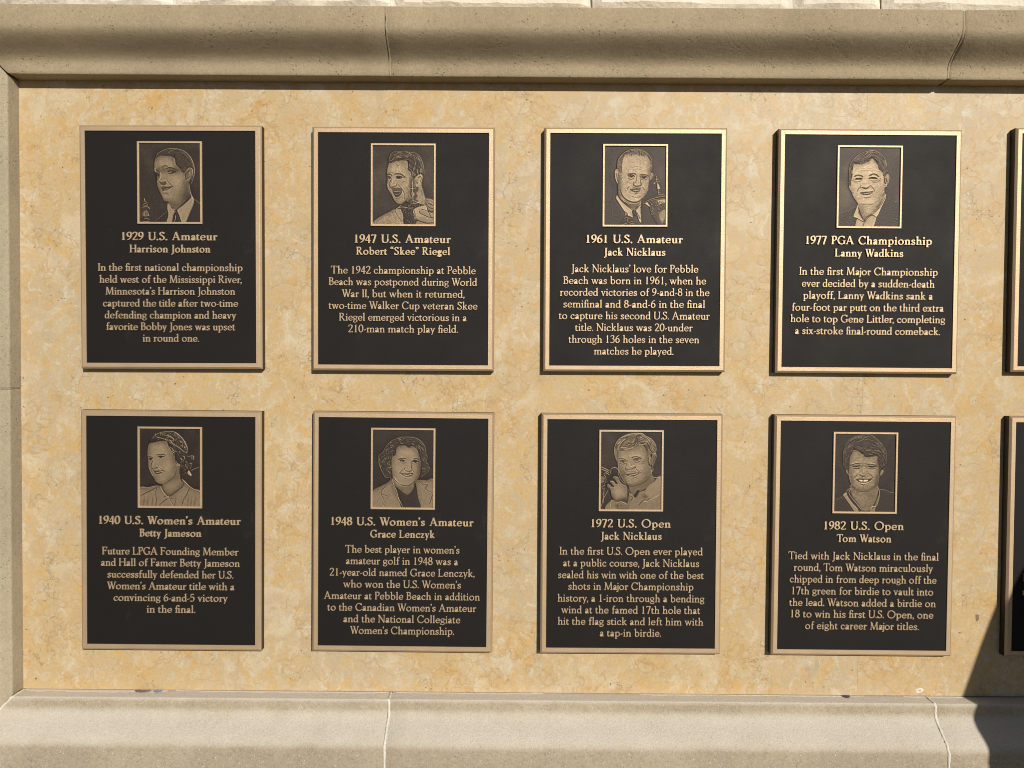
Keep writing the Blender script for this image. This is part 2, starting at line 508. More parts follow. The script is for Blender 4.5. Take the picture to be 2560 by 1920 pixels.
# scraps caught on the sill ledge
def scrap(label, x0, x1, colr, seed):
    rnd = random.Random(seed)
    m = mat_plain('scrap_paper', tuple(c * 0.7 for c in colr), colr, 60, 0.7, 0.3)
    n = 9
    V, F = [], []
    for i in range(n + 1):
        x = x0 + (x1 - x0) * i / n
        e = math.sin(math.pi * (i + 0.4) / (n + 0.8)) ** 0.5
        b = ZB + 0.0016
        y = -0.004 - rnd.uniform(0, 0.003)
        V += [(x, y, b), (x, y - 0.003 * e, b + 0.0034 * e + rnd.uniform(0, 0.0008)), (x + rnd.uniform(-.001, .001), y - 0.007 * e, b + 0.0022 * e), (x, y - 0.010 * e - 0.001, b + 0.0004)]
    for i in range(n):
        for r in range(3): F.append((i * 4 + r, i * 4 + r + 1, i * 4 + r + 5, i * 4 + r + 4))
    o = mesh_obj('paper_scrap', V, F, m)
    tag(o, label, 'paper scrap')
scrap('flat purple paper scrap lying on the sill ledge at the left', -0.104, -0.062, (0.20, 0.13, 0.14), 1)
scrap('small crumpled blue paper scrap on the sill ledge beside a purple one', -0.054, -0.032, (0.20, 0.25, 0.38), 2)
scrap('dark purple scrap on the sill ledge below the panel seam', 1.722, 1.740, (0.11, 0.06, 0.08), 3)

# ---------------------------------------------------------------- rough stone wall around the frame
wall = tag(empty('stone_wall'), 'pale split-face stone wall above the tan stone frame', 'wall')
v, f = box(-1.15, 3.5, 0.034, 0.32, -2.49, 1.15)
mesh_obj('wall_core', v, f, M_MORTAR_D, wall)
for x0, x1, z0, z1 in ((-1.15, 3.5, ZT + 0.146, 1.15), (-1.15, 3.5, -2.49, ZB - 0.216), (-1.15, XL - 0.146, ZB - 0.146, ZT + 0.146), (XR + 0.146, 3.5, ZB - 0.146, ZT + 0.146)):
    v, f = box(x0, x1, -0.048, 0.0335, z0, z1)
    mesh_obj('mortar_bed', v, f, M_MORTAR, wall)

def rough_block(x0, x1, z0, z1, seed):
    rnd = random.Random(seed)
    nx = max(6, int((x1 - x0) / 0.022)); nz = max(5, int((z1 - z0) / 0.022))
    ph = [(rnd.uniform(8, 60), rnd.uniform(8, 60), rnd.uniform(0, 6.3), rnd.uniform(0.3, 1)) for _ in range(7)]
    tilt = (rnd.uniform(-0.012, 0.012), rnd.uniform(-0.010, 0.010))
    verts, faces = [], []
    sk = rnd.uniform(-0.012, 0.012), rnd.uniform(-0.012, 0.012)
    for j in range(nz + 1):
        for i in range(nx + 1):
            u, w = i / nx, j / nz
            x = x0 + (x1 - x0) * u + (sk[0] * (1 - u) + sk[1] * u) * (w - 0.5)
            z = z0 + (z1 - z0) * w
            e = min(u * (x1 - x0), (1 - u) * (x1 - x0), w * (z1 - z0), (1 - w) * (z1 - z0))
            hgt = sum(a * math.sin(fx * x + fz * z + p) / (1 + 0.05 * (fx + fz)) for fx, fz, p, a in ph) * 0.007
            hgt += rnd.uniform(-0.0018, 0.0018) + tilt[0] * (u - 0.5) + tilt[1] * (w - 0.5)
            edge = 0.016 * max(0, 1 - e / 0.02) ** 1.5
            verts.append((x + rnd.uniform(-.0015, .0015), -0.066 - hgt + edge, z + rnd.uniform(-.0015, .0015)))
    W = nx + 1
    for j in range(nz):
        for i in range(nx):
            faces.append((j * W + i, j * W + i + 1, (j + 1) * W + i + 1, (j + 1) * W + i))
    b0 = len(verts)
    per = [j * W for j in range(nz, -1, -1)] + list(range(1, W)) + [j * W + nx for j in range(1, nz + 1)] + [nz * W + i for i in range(nx - 1, 0, -1)]
    for q in per:
        verts.append((verts[q][0], -0.0475, verts[q][2]))
    m = len(per)
    for i in range(m):
        faces.append((per[i], b0 + i, b0 + (i + 1) % m, per[(i + 1) % m]))
    mesh_obj('stone_block', verts, faces, M_ROUGH, wall)

def courses(x0, x1, z0, z1, hs, seed, cuts0=None):
    rnd = random.Random(seed)
    z = z0; k = 0
    while z < z1 - 0.02:
        hgt = min(hs[k % len(hs)], z1 - z)
        if z1 - z - hgt < 0.06: hgt = z1 - z
        if cuts0 and k == 0: cuts = cuts0
        else:
            cuts = [x0]; x = x0
            while x < x1 - 0.25:
                x += rnd.uniform(0.34, 0.72)
                if x1 - x < 0.22: x = x1
                cuts.append(min(x, x1))
            if cuts[-1] < x1: cuts.append(x1)
        for a, b in zip(cuts[:-1], cuts[1:]):
            rough_block(a + 0.003, b - 0.003, z + 0.004, z + hgt - 0.004, rnd.random())
        z += hgt; k += 1
courses(-1.15, 3.5, ZT + 0.146, 1.15, [0.22, 0.36], 3, [-1.15, -0.62, 0.02, 0.564, 1.05, 1.545, 1.765, 2.36, 2.9, 3.5])
courses(-1.15, 3.5, -2.49, ZB - 0.216, [0.42, 0.36, 0.3546], 5)
courses(-1.15, XL - 0.146, ZB - 0.146, ZT + 0.146, [0.31, 0.42], 6)
courses(XR + 0.146, 3.5, ZB - 0.146, ZT + 0.146, [0.36, 0.29], 8)

# ---------------------------------------------------------------- lettering: an old-style serif drawn with a broad pen
def catmull(pts, sub, closed=False):
    P = [np.array(p, float) for p in pts]
    n = len(P)
    out = []
    rng = n if closed else n - 1
    for i in range(rng):
        p1, p2 = P[i], P[(i + 1) % n]
        p0 = P[i - 1] if (closed or i > 0) else 2 * p1 - p2
        p3 = P[(i + 2) % n] if (closed or i + 2 < n) else 2 * p2 - p1
        for k in range(sub):
            t = k / sub
            out.append(0.5 * ((2 * p1) + (p2 - p0) * t + (2 * p0 - 5 * p1 + 4 * p2 - p3) * t * t + (3 * p1 - p0 - 3 * p2 + p3) * t ** 3))
    if not closed: out.append(P[-1])
    return np.array(out)

class Glyphs:
    def __init__(s, S, T, wide):
        s.S, s.T, s.wide = S, T, wide
        s.cache = {}
        s.nib = math.radians(20)
    def ribbon(s, pts, widths, closed=False):
        pts = np.array(pts, float)
        n = len(pts)
        if closed:
            d = np.roll(pts, -1, 0) - np.roll(pts, 1, 0)
        else:
            d = np.gradient(pts, axis=0)
        d /= np.maximum(1e-6, np.linalg.norm(d, axis=1))[:, None]
        nr = np.stack([-d[:, 1], d[:, 0]], 1)
        if widths is None:
            w = s.T + (s.S - s.T) * np.abs(d[:, 1] * math.cos(s.nib) - d[:, 0] * math.sin(s.nib)) ** 1.25
        else:
            w = np.full(n, widths, float)
        A = pts + nr * w[:, None] / 2; Bp = pts - nr * w[:, None] / 2
        for i in range(n if closed else n - 1):
            j = (i + 1) % n
            s.polys.append([A[i], A[j], Bp[j], Bp[i]])
    def C(s, pts, sub=4): s.ribbon(catmull(pts, sub), None)
    def L(s, pts, w): s.ribbon(pts, w)
    def EL(s, cx, cy, rx, ry, n=26):
        a = np.arange(n) / n * 2 * math.pi
        s.ribbon(np.stack([cx + rx * np.cos(a), cy + ry * np.sin(a)], 1), None, True)
    def BALL(s, x, y, r):
        s.polys.append([np.array((x + r * math.cos(a), y + r * math.sin(a))) for a in np.arange(12) / 12 * 2 * math.pi])
    def PG(s, *p): s.polys.append([np.array(q, float) for q in p])
    def ST(s, x, y0, y1, w=None):
        w = w or s.S
        s.PG((x - w / 2, y0), (x + w / 2, y0), (x + w / 2, y1), (x - w / 2, y1))
    def FT(s, x, l=7, r=7, y=0, w=None, up=1):
        h = (w or s.S) / 2
        p = [(x - h - l, y), (x + h + r, y), (x + h + r, y + up * 4.2), (x + h + min(r, 2.5), y + up * 6), (x + h, y + up * 11), (x - h, y + up * 11), (x - h - min(l, 2.5), y + up * 6), (x - h - l, y + up * 4.2)]
        s.PG(*p)
    def HD(s, x, l=7, r=7, y=100, w=None): s.FT(x, l, r, y, w, -1)
    def FL(s, x, y, l=8):
        h = s.S / 2
        s.PG((x - h - l, y - 7), (x + h, y + 2), (x + h, y - 22), (x - h, y - 20), (x - h - 1, y - 11.5), (x - h - l, y - 11))
    def comma(s, x, y):
        r = s.S * 0.62
        s.BALL(x, y, r)
        s.PG((x + r, y + 1), (x + r * 0.9, y - 9), (x + 1, y - 18), (x - 6, y - 24), (x - 8, y - 21), (x - 2, y - 14), (x, y - 7), (x - r * 0.5, y - r * 0.8))
    def get(s, ch):
        if ch not in s.cache: s.cache[ch] = s.build(ch)
        return s.cache[ch]
    def build(s, ch):
        s.polys = []
        S, T, C, L, EL, ST, FT, HD, FL, BALL, PG = s.S, s.T, s.C, s.L, s.EL, s.ST, s.FT, s.HD, s.FL, s.BALL, s.PG
        lb = rb = 3.0
        if ch == 'a':
            C([(10, 47), (16, 55), (25, 57.5), (34, 53), (37, 42)]); ST(37, 12, 44); C([(37, 16), (38, 7), (43, 4), (49, 6)])
            s.S = S * .85; C([(37, 36), (25, 33), (13, 27), (7, 16), (12, 5), (22, 3), (31, 8), (37, 17)]); s.S = S; BALL(11, 46, S * .46)
        elif ch == 'b':
            FL(11, 103); ST(11, 8, 101); C([(11, 44), (20, 54), (31, 58), (45, 51), (52, 31), (46, 11), (31, 3), (18, 4), (10, 11)]); rb = 4
        elif ch == 'c':
            C([(46, 47), (40, 55), (31, 58), (16, 52), (8, 31), (14, 11), (28, 3.5), (40, 6), (49, 15)]); BALL(45, 46, S * .46); lb = 4
        elif ch == 'd':
            C([(48, 44), (41, 54), (30, 58), (15, 51), (8, 30), (13, 9), (26, 3.5), (38, 8), (48, 18)]); FL(48, 103); ST(48, 4, 101); FT(48, 0, 7); lb = 4
        elif ch == 'e':
            s.S = S * 0.92
            L([(10, 32), (50, 32)], T * .85); C([(50, 31), (49, 46), (41, 55.5), (29, 58.5), (15, 51), (7.5, 31), (14, 11), (28, 3.5), (41, 6), (51, 15)]); lb = 4; s.S = S
        elif ch in ('f', 'ﬁ'):
            ST(18, 3, 76); FT(18)
            if ch == 'f':
                C([(38, 93), (33, 98.5), (26, 97), (20, 88), (18, 74)]); BALL(37.5, 92, S * .48); L([(4, 57.5), (36, 57.5)], T); rb = -4
            else:
                C([(48, 86), (43, 95), (33, 98.5), (23, 92), (18, 76)]); BALL(48, 84, S * .5); L([(4, 57.5), (49, 57.5)], T)
                FL(49, 61, 3); ST(49, 3, 59); FT(49)
        elif ch == 'g':
            s.S = S * 0.78; s.T = T * 0.88
            EL(26, 41, 19.5, 18); C([(17, 27), (11, 20), (14, 13), (28, 11), (43, 8), (49, -3), (43, -16), (26, -21), (10, -17), (6, -7), (12, 3), (22, 10)]); L([(39, 52), (53, 57)], T + 3); s.S, s.T = S, T
        elif ch in ('h', 'n', 'm'):
            top = 103 if ch == 'h' else 61
            FL(11, top); ST(11, 3, top - 2); FT(11)
            for q in ((0,) if ch != 'm' else (0, 34)):
                C([(11 + q, 36), (17 + q, 48), (27 + q, 56.5), (38 + q, 55), (45 + q, 44), (45 + q, 30)]); ST(45 + q, 3, 33); FT(45 + q)
        elif ch == 'i':
            FL(11, 61); ST(11, 3, 59); FT(11); BALL(10.5, 84, S * .6)
        elif ch == 'j':
            FL(12, 61); ST(12, -4, 59); C([(12, 2), (11.5, -10), (7, -20), (-3, -25)]); BALL(-3, -23, S * .42); BALL(11.5, 84, S * .6); lb = -3
        elif ch == 'k':
            FL(11, 103); ST(11, 3, 101); FT(11); L([(13, 26), (42, 58)], T + 1); L([(22, 36), (46, 2)], S * .95); FT(46, 5, 6, w=S * .8); FT(41, 6, 6, 61, T, -1)
        elif ch == 'l':
            FL(11, 103); ST(11, 3, 101); FT(11)
        elif ch == 'o':
            EL(30, 30.5, 24.5, 28); lb = rb = 4
        elif ch == 'p':
            FL(11, 61); ST(11, -25, 59); FT(11, y=-28); C([(11, 44), (20, 54), (31, 58), (45, 51), (52, 31), (46, 11), (31, 3), (20, 4), (11, 10)]); rb = 4
        elif ch == 'r':
            FL(11, 61); ST(11, 3, 59); FT(11); C([(11, 38), (17, 49), (24, 56), (34, 56)]); BALL(35, 52.5, S * .5); rb = 0
        elif ch == 's':
            C([(37, 48), (31, 56), (21, 58), (11, 53), (10, 43), (19, 34), (30, 28), (37, 18), (33, 8), (22, 3), (12, 6), (6, 14)]); L([(38.5, 59), (38.5, 44)], T - 1); L([(5, 2), (5, 17)], T - 1); lb = rb = 4
        elif ch == 't':
            ST(16, 14, 64); PG((5, 60), (16 + S / 2, 79), (16 + S / 2, 55), (5, 55)); C([(16, 20), (17, 9), (23, 3.5), (30, 4), (37, 10)]); L([(5, 57.5), (36, 57.5)], T); rb = 1
        elif ch == 'u':
            FL(12, 61); ST(12, 18, 59); C([(12, 26), (13, 12), (20, 4), (29, 4), (38, 10), (45, 20)]); FL(45, 61); ST(45, 4, 59); FT(45, 0, 7)
        elif ch in 'vy':
            L([(11, 60), (29, 1)], S * .95)
            if ch == 'v': L([(28, 2), (46, 60)], T + .5)
            else: L([(47, 60), (22, -16)], T + 1); BALL(18, -21, S * .5)
            FT(11, 6, 6, 61, S * .9, -1); FT(46.5, 6, 6, 61, T, -1); lb = rb = 0.5
        elif ch == 'w':
            L([(10, 60), (26, 1)], S * .92); L([(25.5, 2), (43, 60)], T + .5); L([(42, 60), (59, 1)], S * .92); L([(58.5, 2), (75, 60)], T + .5)
            FT(10, 6, 6, 61, S * .9, -1); FT(42, 6, 3, 61, S * .9, -1); FT(75, 6, 6, 61, T, -1); lb = rb = 0.5
        elif ch == 'x':
            L([(11, 59), (45, 2)], S * .95); L([(10, 2), (43, 59)], T + .5); FT(11, 6, 6, 61, S * .9, -1); FT(43, 6, 6, 61, T, -1); FT(45, 6, 6, 0, S * .9); FT(10, 6, 6, 0, T); lb = rb = 1
        elif ch == 'z':
            L([(8, 57), (44, 57)], T); L([(41, 57), (10, 4)], S * .9); L([(7, 4), (46, 4)], T); L([(8, 60), (6, 46)], T - 1); L([(46, 1), (48, 17)], T - 1)
        elif ch == 'A':
            L([(41, 98), (11, 2)], T + 1); L([(40, 101), (73, 1)], S); L([(21, 35), (60, 35)], T); FT(11, 8, 8, w=T); FT(73, 8, 8); lb = rb = 1
        elif ch == 'B':
            ST(15, 3, 97); FT(15, 8, 0); HD(15, 8, 0); C([(15, 96.5), (33, 96.5), (47, 88), (46, 66), (34, 55), (15, 53.5)]); C([(15, 53.5), (39, 53.5), (54, 42), (54, 17), (40, 4), (15, 3.5)]); rb = 4
        elif ch in 'CG':
            C([(76, 78), (66, 92), (48, 97.5), (25, 88), (9.5, 50), (23, 13), (49, 2.5), (66, 7)] + ([(80, 21)] if ch == 'C' else [(76, 13)])); L([(77.5, 98), (77.5, 73)], T - .5); lb = 4
            if ch == 'G': ST(76, 6, 42); HD(76, 9, 7, 45)
        elif ch == 'F':
            ST(15, 3, 97); FT(15); HD(15, 8, 0); L([(15, 96.5), (58, 96.5)], T); L([(15, 52), (47, 52)], T); L([(57.5, 100), (60, 79)], T - .5); L([(47, 63), (47, 41)], T - .5); rb = 2
        elif ch == 'H':
            for q in (15, 74): ST(q, 3, 97); FT(q); HD(q)
            L([(15, 52), (74, 52)], T)
        elif ch == 'I':
            ST(15, 3, 97); FT(15); HD(15)
        elif ch == 'J':
            ST(16, -2, 97); HD(16); C([(16, 8), (15.5, -8), (10, -18), (-1, -24)]); BALL(-1, -22, S * .45); lb = 2
        elif ch == 'L':
            ST(15, 3, 97); HD(15); FT(15, 8, 0); L([(15, 3.5), (60, 3.5)], T); L([(60, 0), (64, 22)], T - .5); rb = 1
        elif ch == 'M':
            L([(12, 2), (19, 98)], T + 1); L([(19, 100), (50, 3)], S); L([(49, 3), (82, 98)], T + 1); L([(82, 100), (88, 2)], S); FT(12, 8, 8, w=T); FT(88, 8, 8); HD(18, 8, 0, w=S * .8); HD(84, 0, 7, w=S * .8)
        elif ch == 'N':
            L([(14, 2), (14, 98)], T + 1); L([(13, 100), (73, 1)], S); L([(74, 0), (74, 98)], T + 1); FT(14, 8, 8, w=T); HD(74, 8, 8, w=T); HD(14, 9, 0, w=S * .8)
        elif ch == 'O':
            EL(50, 50, 42, 48.5, 34); lb = rb = 4
        elif ch in 'PR':
            ST(15, 3, 97); FT(15); HD(15, 8, 0); y = 47 if ch == 'P' else 51
            C([(15, 96.5), (34, 96.5), (51, 88), (51, y + 15), (37, y + 1), (15, y)]); rb = 2
            if ch == 'R': L([(32, 52), (66, 1)], S); FT(66, 4, 8, w=S * .9); rb = 0
        elif ch == 'S':
            C([(49, 80), (42, 92), (30, 97.5), (15, 91), (12, 73), (25, 59), (42, 46), (52, 28), (45, 9), (27, 2.5), (13, 8), (7, 24)]); L([(51, 99), (51, 77)], T - .5); L([(6, 1), (6, 26)], T - .5); lb = rb = 4
        elif ch == 'T':
            ST(40, 3, 97); FT(40); L([(6, 96.5), (74, 96.5)], T); L([(7, 100), (4, 77)], T - .5); L([(73, 100), (76, 77)], T - .5); lb = rb = 1
        elif ch == 'U':
            ST(17, 36, 97); HD(17); C([(17, 45), (18, 20), (28, 6), (44, 3), (61, 8), (70, 24), (71, 45)]); L([(71, 40), (71, 98)], T + 1); HD(71, 8, 8, w=T)
        elif ch == 'W':
            L([(10, 99), (33, 1)], S); L([(32, 2), (53, 92)], T + 1); L([(47, 99), (72, 1)], S); L([(71, 2), (95, 98)], T + 1); HD(10); HD(47, 7, 5); HD(95, 8, 8, w=T); lb = rb = 0
        elif ch == '1':
            ST(25, 3, 97); FT(25, 8, 8); PG((12, 84), (25 + S / 2, 101), (25 + S / 2, 84), (25 - S / 2, 88), (12, 80)); lb = 5; rb = 5
        elif ch == '2':
            C([(10, 76), (16, 91), (31, 97), (48, 89), (50, 71), (40, 48), (24, 25), (10, 7)]); L([(8, 4.5), (54, 4.5)], 9); L([(54, 0), (57, 17)], T - 1)
        elif ch == '3':
            C([(9, 82), (17, 93), (31, 97), (45, 89), (44, 69), (33, 57), (23, 54)]); C([(23, 54), (41, 50), (51, 35), (48, 14), (34, 3), (19, 3), (7, 11)])
        elif ch == '4':
            L([(42, 97), (7, 32)], T + .5); L([(5, 29), (60, 29)], T + 1.5); ST(42, -5, 99)
        elif ch == '5':
            L([(17, 94), (50, 95)], T + 3); L([(18, 96), (15, 55)], T); C([(15, 54), (30, 60), (46, 51), (52, 31), (44, 10), (27, 2.5), (8, 8)])
        elif ch in '69':
            C([(50, 97), (32, 87), (16, 65), (10, 37), (15, 11), (30, 3), (45, 11), (52, 30), (45, 50), (32, 57), (18, 50), (11, 38)])
            if ch == '9':
                s.polys = [[np.array((61 - q[0], 100 - q[1])) for q in p] for p in s.polys]
        elif ch == '7':
            L([(8, 94.5), (56, 94.5)], T + 3); L([(52, 95), (24, -4)], S * .95); L([(8, 98), (6, 82)], T - 1)
        elif ch == '8':
            EL(30, 75, 17.5, 21.5); EL(30, 27, 22, 24.5)
        elif ch == '0':
            EL(30, 50, 23, 47.5)
        elif ch == '-':
            L([(4, 27), (28, 36)], T + 2)
        elif ch == '.':
            BALL(9, 6.5, S * .6)
        elif ch == ',':
            s.comma(10, 6.5)
        elif ch == '’':
            s.comma(9, 94)
        elif ch in '“”':
            for q in (9, 27): s.comma(q, 94)
            if ch == '“': s.polys = [[np.array((36 - q[0], 180 - q[1])) for q in p] for p in s.polys]
        else:
            raise ValueError(ch)
        if ch in '0123456789':
            lb = rb = 4
        # union of the pen strokes
        vs, fs = [], []
        for p in s.polys:
            area = sum(p[i][0] * p[(i + 1) % len(p)][1] - p[(i + 1) % len(p)][0] * p[i][1] for i in range(len(p)))
            if abs(area) < 0.02: continue
            q = p if area > 0 else p[::-1]
            fs.append(list(range(len(vs), len(vs) + len(q))))
            vs += [Vector((float(a[0]), float(a[1]))) for a in q]
        cv, ce, cf, ov, oe, of = delaunay_2d_cdt(vs, [], fs, 1, 0.02)
        tris = [t for t, o in zip(cf, of) if len(o)]
        pv = np.array([(a[0], a[1]) for a in cv])
        cnt = {}
        for t in tris:
            for i in range(len(t)):
                cnt[(t[i], t[(i + 1) % len(t)])] = 1
        edges = [e for e in cnt if (e[1], e[0]) not in cnt]
        used = sorted({i for t in tris for i in t})
        mp = {u: i for i, u in enumerate(used)}
        tris = [[mp[i] for i in t] for t in tris]; edges = [(mp[a], mp[b]) for a, b in edges]
        pv = pv[used]
        x0, x1 = pv[:, 0].min(), pv[:, 0].max()
        if ch in '01234567890':
            pad = (61 - (x1 - x0)) / 2
            pv[:, 0] += pad - x0; adv = 61
        elif ch in 'fj':
            pv[:, 0] += lb; adv = x1 + lb + rb
        else:
            pv[:, 0] += lb - x0; adv = x1 - x0 + lb + rb
        return pv, tris, edges, adv

KERN = {('T', 'o'): -9, ('W', 'a'): -7, ('W', 'o'): -7, ('T', 'i'): -3, ('P', 'e'): -2, ('F', 'a'): -3, ('r', ','): -6, ('y', ','): -4, ('f', 'f'): -3, ('L', 'P'): 0, ('A', 'm'): 0, ('s', 't'): -1, ('e', 'v'): -1, ('n', '’'): -2, ('’', 's'): -2, ('f', ','): 2, ('G', 'A'): -3}
FONT_TEXT = Glyphs(11.6, 6.6, 1.0)
FONT_BOLD = Glyphs(16.6, 8.0, 1.04)

def text_block(name, lines, font, cap, parent, yb, yt, space=32):
    """lines of (text, left, right, baseline) in millimetres; one raised mesh"""
    V, F = [], []
    nb = 0
    for txt, xa, xb, base in lines:
        txt = txt.replace('fi', 'ﬁ')
        x = 0.0
        place = []
        prev = None
        for chh in txt:
            if chh == ' ':
                x += space; prev = None; continue
            if prev: x += KERN.get((prev, chh), 0)
            gl = font.get(chh)
            place.append((gl, x)); x += gl[3]; prev = chh
        lo = place[0][1] + place[0][0][0][:, 0].min(); hi = place[-1][1] + place[-1][0][0][:, 0].max()
        sx = (xb - xa) / (hi - lo)
        sy = cap / 100.0
        for (pv, tris, edges, adv), px in place:
            X = (xa + (pv[:, 0] + px - lo) * sx) / 1000.0
            Z = (base + pv[:, 1] * sy) / 1000.0
            n = len(X)
            V.append(np.stack([X, np.full(n, -yt), Z], 1)); V.append(np.stack([X, np.full(n, -yb), Z], 1))
            F += [[i + nb for i in t] for t in tris]
            F += [(b + nb, a + nb, a + nb + n, b + nb + n) for a, b in edges]
            nb += 2 * n
    V = np.concatenate(V)
    return mesh_obj(name, V.tolist(), F, M_BRONZE, parent)

# ---------------------------------------------------------------- etched portrait reliefs
PW, PH = 184, 236
def pp(s):
    return [tuple(float(q) for q in t.split(',')) for t in s.split()]

class Etch:
    def __init__(s, x0, y0, x1, y1, bg=0.13, seed=1):
        s.r = np.random.RandomState(seed)
        s.x = np.linspace(x0, x1, PW)[None, :].repeat(PH, 0)
        s.y = np.linspace(y0, y1, PH)[:, None].repeat(PW, 1)
        s.px = (x1 - x0) / PW
        s.x0, s.y0, s.x1, s.y1 = x0, y0, x1, y1
        s.t = np.full((PH, PW), bg) + np.clip(s.soft(16) * 0.05, -.03, .04) + s.soft(3) * 0.012
        s.h = np.zeros((PH, PW))
    def soft(s, k):
        a = s.r.randn(PH, PW)
        return s.blur(a, k) * (k * 1.6)
    def blur(s, a, k):
        k = max(1, int(k))
        for ax in (0, 1):
            for _ in range(2):
                p = np.concatenate([np.repeat(np.take(a, [0], ax), k, ax), a, np.repeat(np.take(a, [-1], ax), k, ax)], ax)
                c = np.cumsum(p, ax)
                n = a.shape[ax]
                w = 2 * k
                c0 = np.take(c, range(0, n), ax); c1 = np.take(c, range(w, n + w), ax)
                a = (c1 - c0) / w
        return a
    def mask(s, pts, smooth=True, soft=1.0):
        P = catmull(pts, 6, True) if smooth else np.array(pts, float)
        ins = np.zeros((PH, PW), bool)
        n = len(P)
        for i in range(n):
            xa, ya = P[i]; xb, yb = P[(i + 1) % n]
            if ya == yb: continue
            c = ((ya > s.y) != (yb > s.y)) & (s.x < (xb - xa) * (s.y - ya) / (yb - ya) + xa)
            ins ^= c
        m = ins.astype(float)
        return s.blur(m, soft) if soft >= 1 else m
    def F(s, pts, tone, soft=1, h=0.0, a=1.0, grain=0.0, smooth=True, halo=0.0):
        m = s.mask(pp(pts), smooth, soft)
        if halo:
            o = np.clip(s.blur(m, 5) * 1.6, 0, 1) * (1 - m)
            s.t *= 1 - halo * o
        tt = tone + (s.soft(1) * grain * .22 + s.soft(3) * grain * 0.22 if grain else 0)
        s.t = s.t * (1 - m * a) + tt * m * a
        if halo and tone > 0.5:
            s.t -= 0.30 * m * np.clip(1 - s.blur(m, 11), 0, 1) - 0.02 * m
        if h: s.h = s.h * (1 - m) + h * s.blur(m, 3) * m + 0
        return m
    def G(s, x, y, rx, ry, d, rot=0):
        c, q = math.cos(math.radians(rot)), math.sin(math.radians(rot))
        u = ((s.x - x) * c + (s.y - y) * q) / rx; v = (-(s.x - x) * q + (s.y - y) * c) / ry
        s.t += d * np.exp(-(u * u + v * v))
    def D(s, pts, w, tone, a=0.9, taper=True, raw=None):
        w *= 0.86; a *= 0.88
        P = raw if raw is not None else catmull(pp(pts), 5)
        L = np.linspace(0, 1, len(P))
        W = w / 2 * (np.clip(np.minimum(L, 1 - L) * 5 + 0.35, 0, 1) if taper else np.ones(len(P)))
        j0 = max(0, int((P[:, 1].min() - w * 1.5 - s.y0) / s.px)); j1 = min(PH, int((P[:, 1].max() + w * 1.5 - s.y0) / s.px) + 2)
        i0 = max(0, int((P[:, 0].min() - w * 1.5 - s.x0) / s.px)); i1 = min(PW, int((P[:, 0].max() + w * 1.5 - s.x0) / s.px) + 2)
        if j1 <= j0 or i1 <= i0: return
        X = s.x[j0:j1, i0:i1]; Y = s.y[j0:j1, i0:i1]
        best = np.zeros(X.shape)
        for k in range(len(P) - 1):
            ax, ay = P[k]; bx, by = P[k + 1]
            dx, dy = bx - ax, by - ay
            q = max(1e-6, dx * dx + dy * dy)
            u = np.clip(((X - ax) * dx + (Y - ay) * dy) / q, 0, 1)
            d = np.hypot(X - ax - u * dx, Y - ay - u * dy)
            ww = W[k] + (W[k + 1] - W[k]) * u
            best = np.maximum(best, np.clip((ww - d) / (s.px * 1.1) + 0.5, 0, 1))
        al = best * a
        s.t[j0:j1, i0:i1] = s.t[j0:j1, i0:i1] * (1 - al) + tone * al
    def HAIR(s, poly, guides, n, w=9, lo=0.1, hi=0.55, ln=90, a=0.75, wav=0.25):
        m = s.mask(pp(poly), True, 0)
        gs = [catmull(pp(q), 6) for q in guides]
        gp = np.concatenate([q[:-1] for q in gs]); gd = np.concatenate([np.diff(q, axis=0) for q in gs])
        gd /= np.linalg.norm(gd, axis=1)[:, None] + 1e-9
        js, is_ = np.nonzero(m > 0.5)
        if len(js) == 0: return
        for q in range(n):
            k = s.r.randint(len(js))
            p = np.array([s.x[js[k], is_[k]], s.y[js[k], is_[k]]])
            pts = []
            sg = s.r.uniform(-wav, wav)
            for st in range(6):
                pts.append(p.copy())
                wt = 1 / (np.sum((gp - p) ** 2, 1) + 400) ** 1.5
                d = (gd * wt[:, None]).sum(0); d /= np.linalg.norm(d) + 1e-9
                ca, sa = math.cos(sg), math.sin(sg)
                d = np.array([d[0] * ca - d[1] * sa, d[0] * sa + d[1] * ca])
                p = p + d * ln / 6
                jj = int((p[1] - s.y0) / s.px); ii = int((p[0] - s.x0) / s.px)
                if not (0 <= jj < PH and 0 <= ii < PW) or m[jj, ii] < 0.5: break
            if len(pts) < 3: continue
            s.D('', w * s.r.uniform(0.7, 1.4), s.r.uniform(lo + .04, min(.85, hi * 1.25)) if q % 2 else lo * s.r.uniform(0.8, 1.8), a, True, np.array(pts))
    def SPECK(s, poly, n, lo, hi, size=8):
        m = s.mask(pp(poly), True, 0)
        js, is_ = np.nonzero(m > 0.5)
        for q in range(n):
            k = s.r.randint(len(js)); x, y = s.x[js[k], is_[k]], s.y[js[k], is_[k]]
            an = s.r.uniform(0, 6.28); l = size * s.r.uniform(0.6, 2.0)
            s.D('', size * s.r.uniform(0.7, 1.2), s.r.uniform(lo, hi), 0.8, True, np.array([(x, y), (x + l * math.cos(an), y + l * math.sin(an)), (x + 1.6 * l * math.cos(an + .5), y + 1.6 * l * math.sin(an + .5))]))
    def LINES(s, w, tone, *ls, a=0.9):
        for l in ls: s.D(l, w, tone, a)

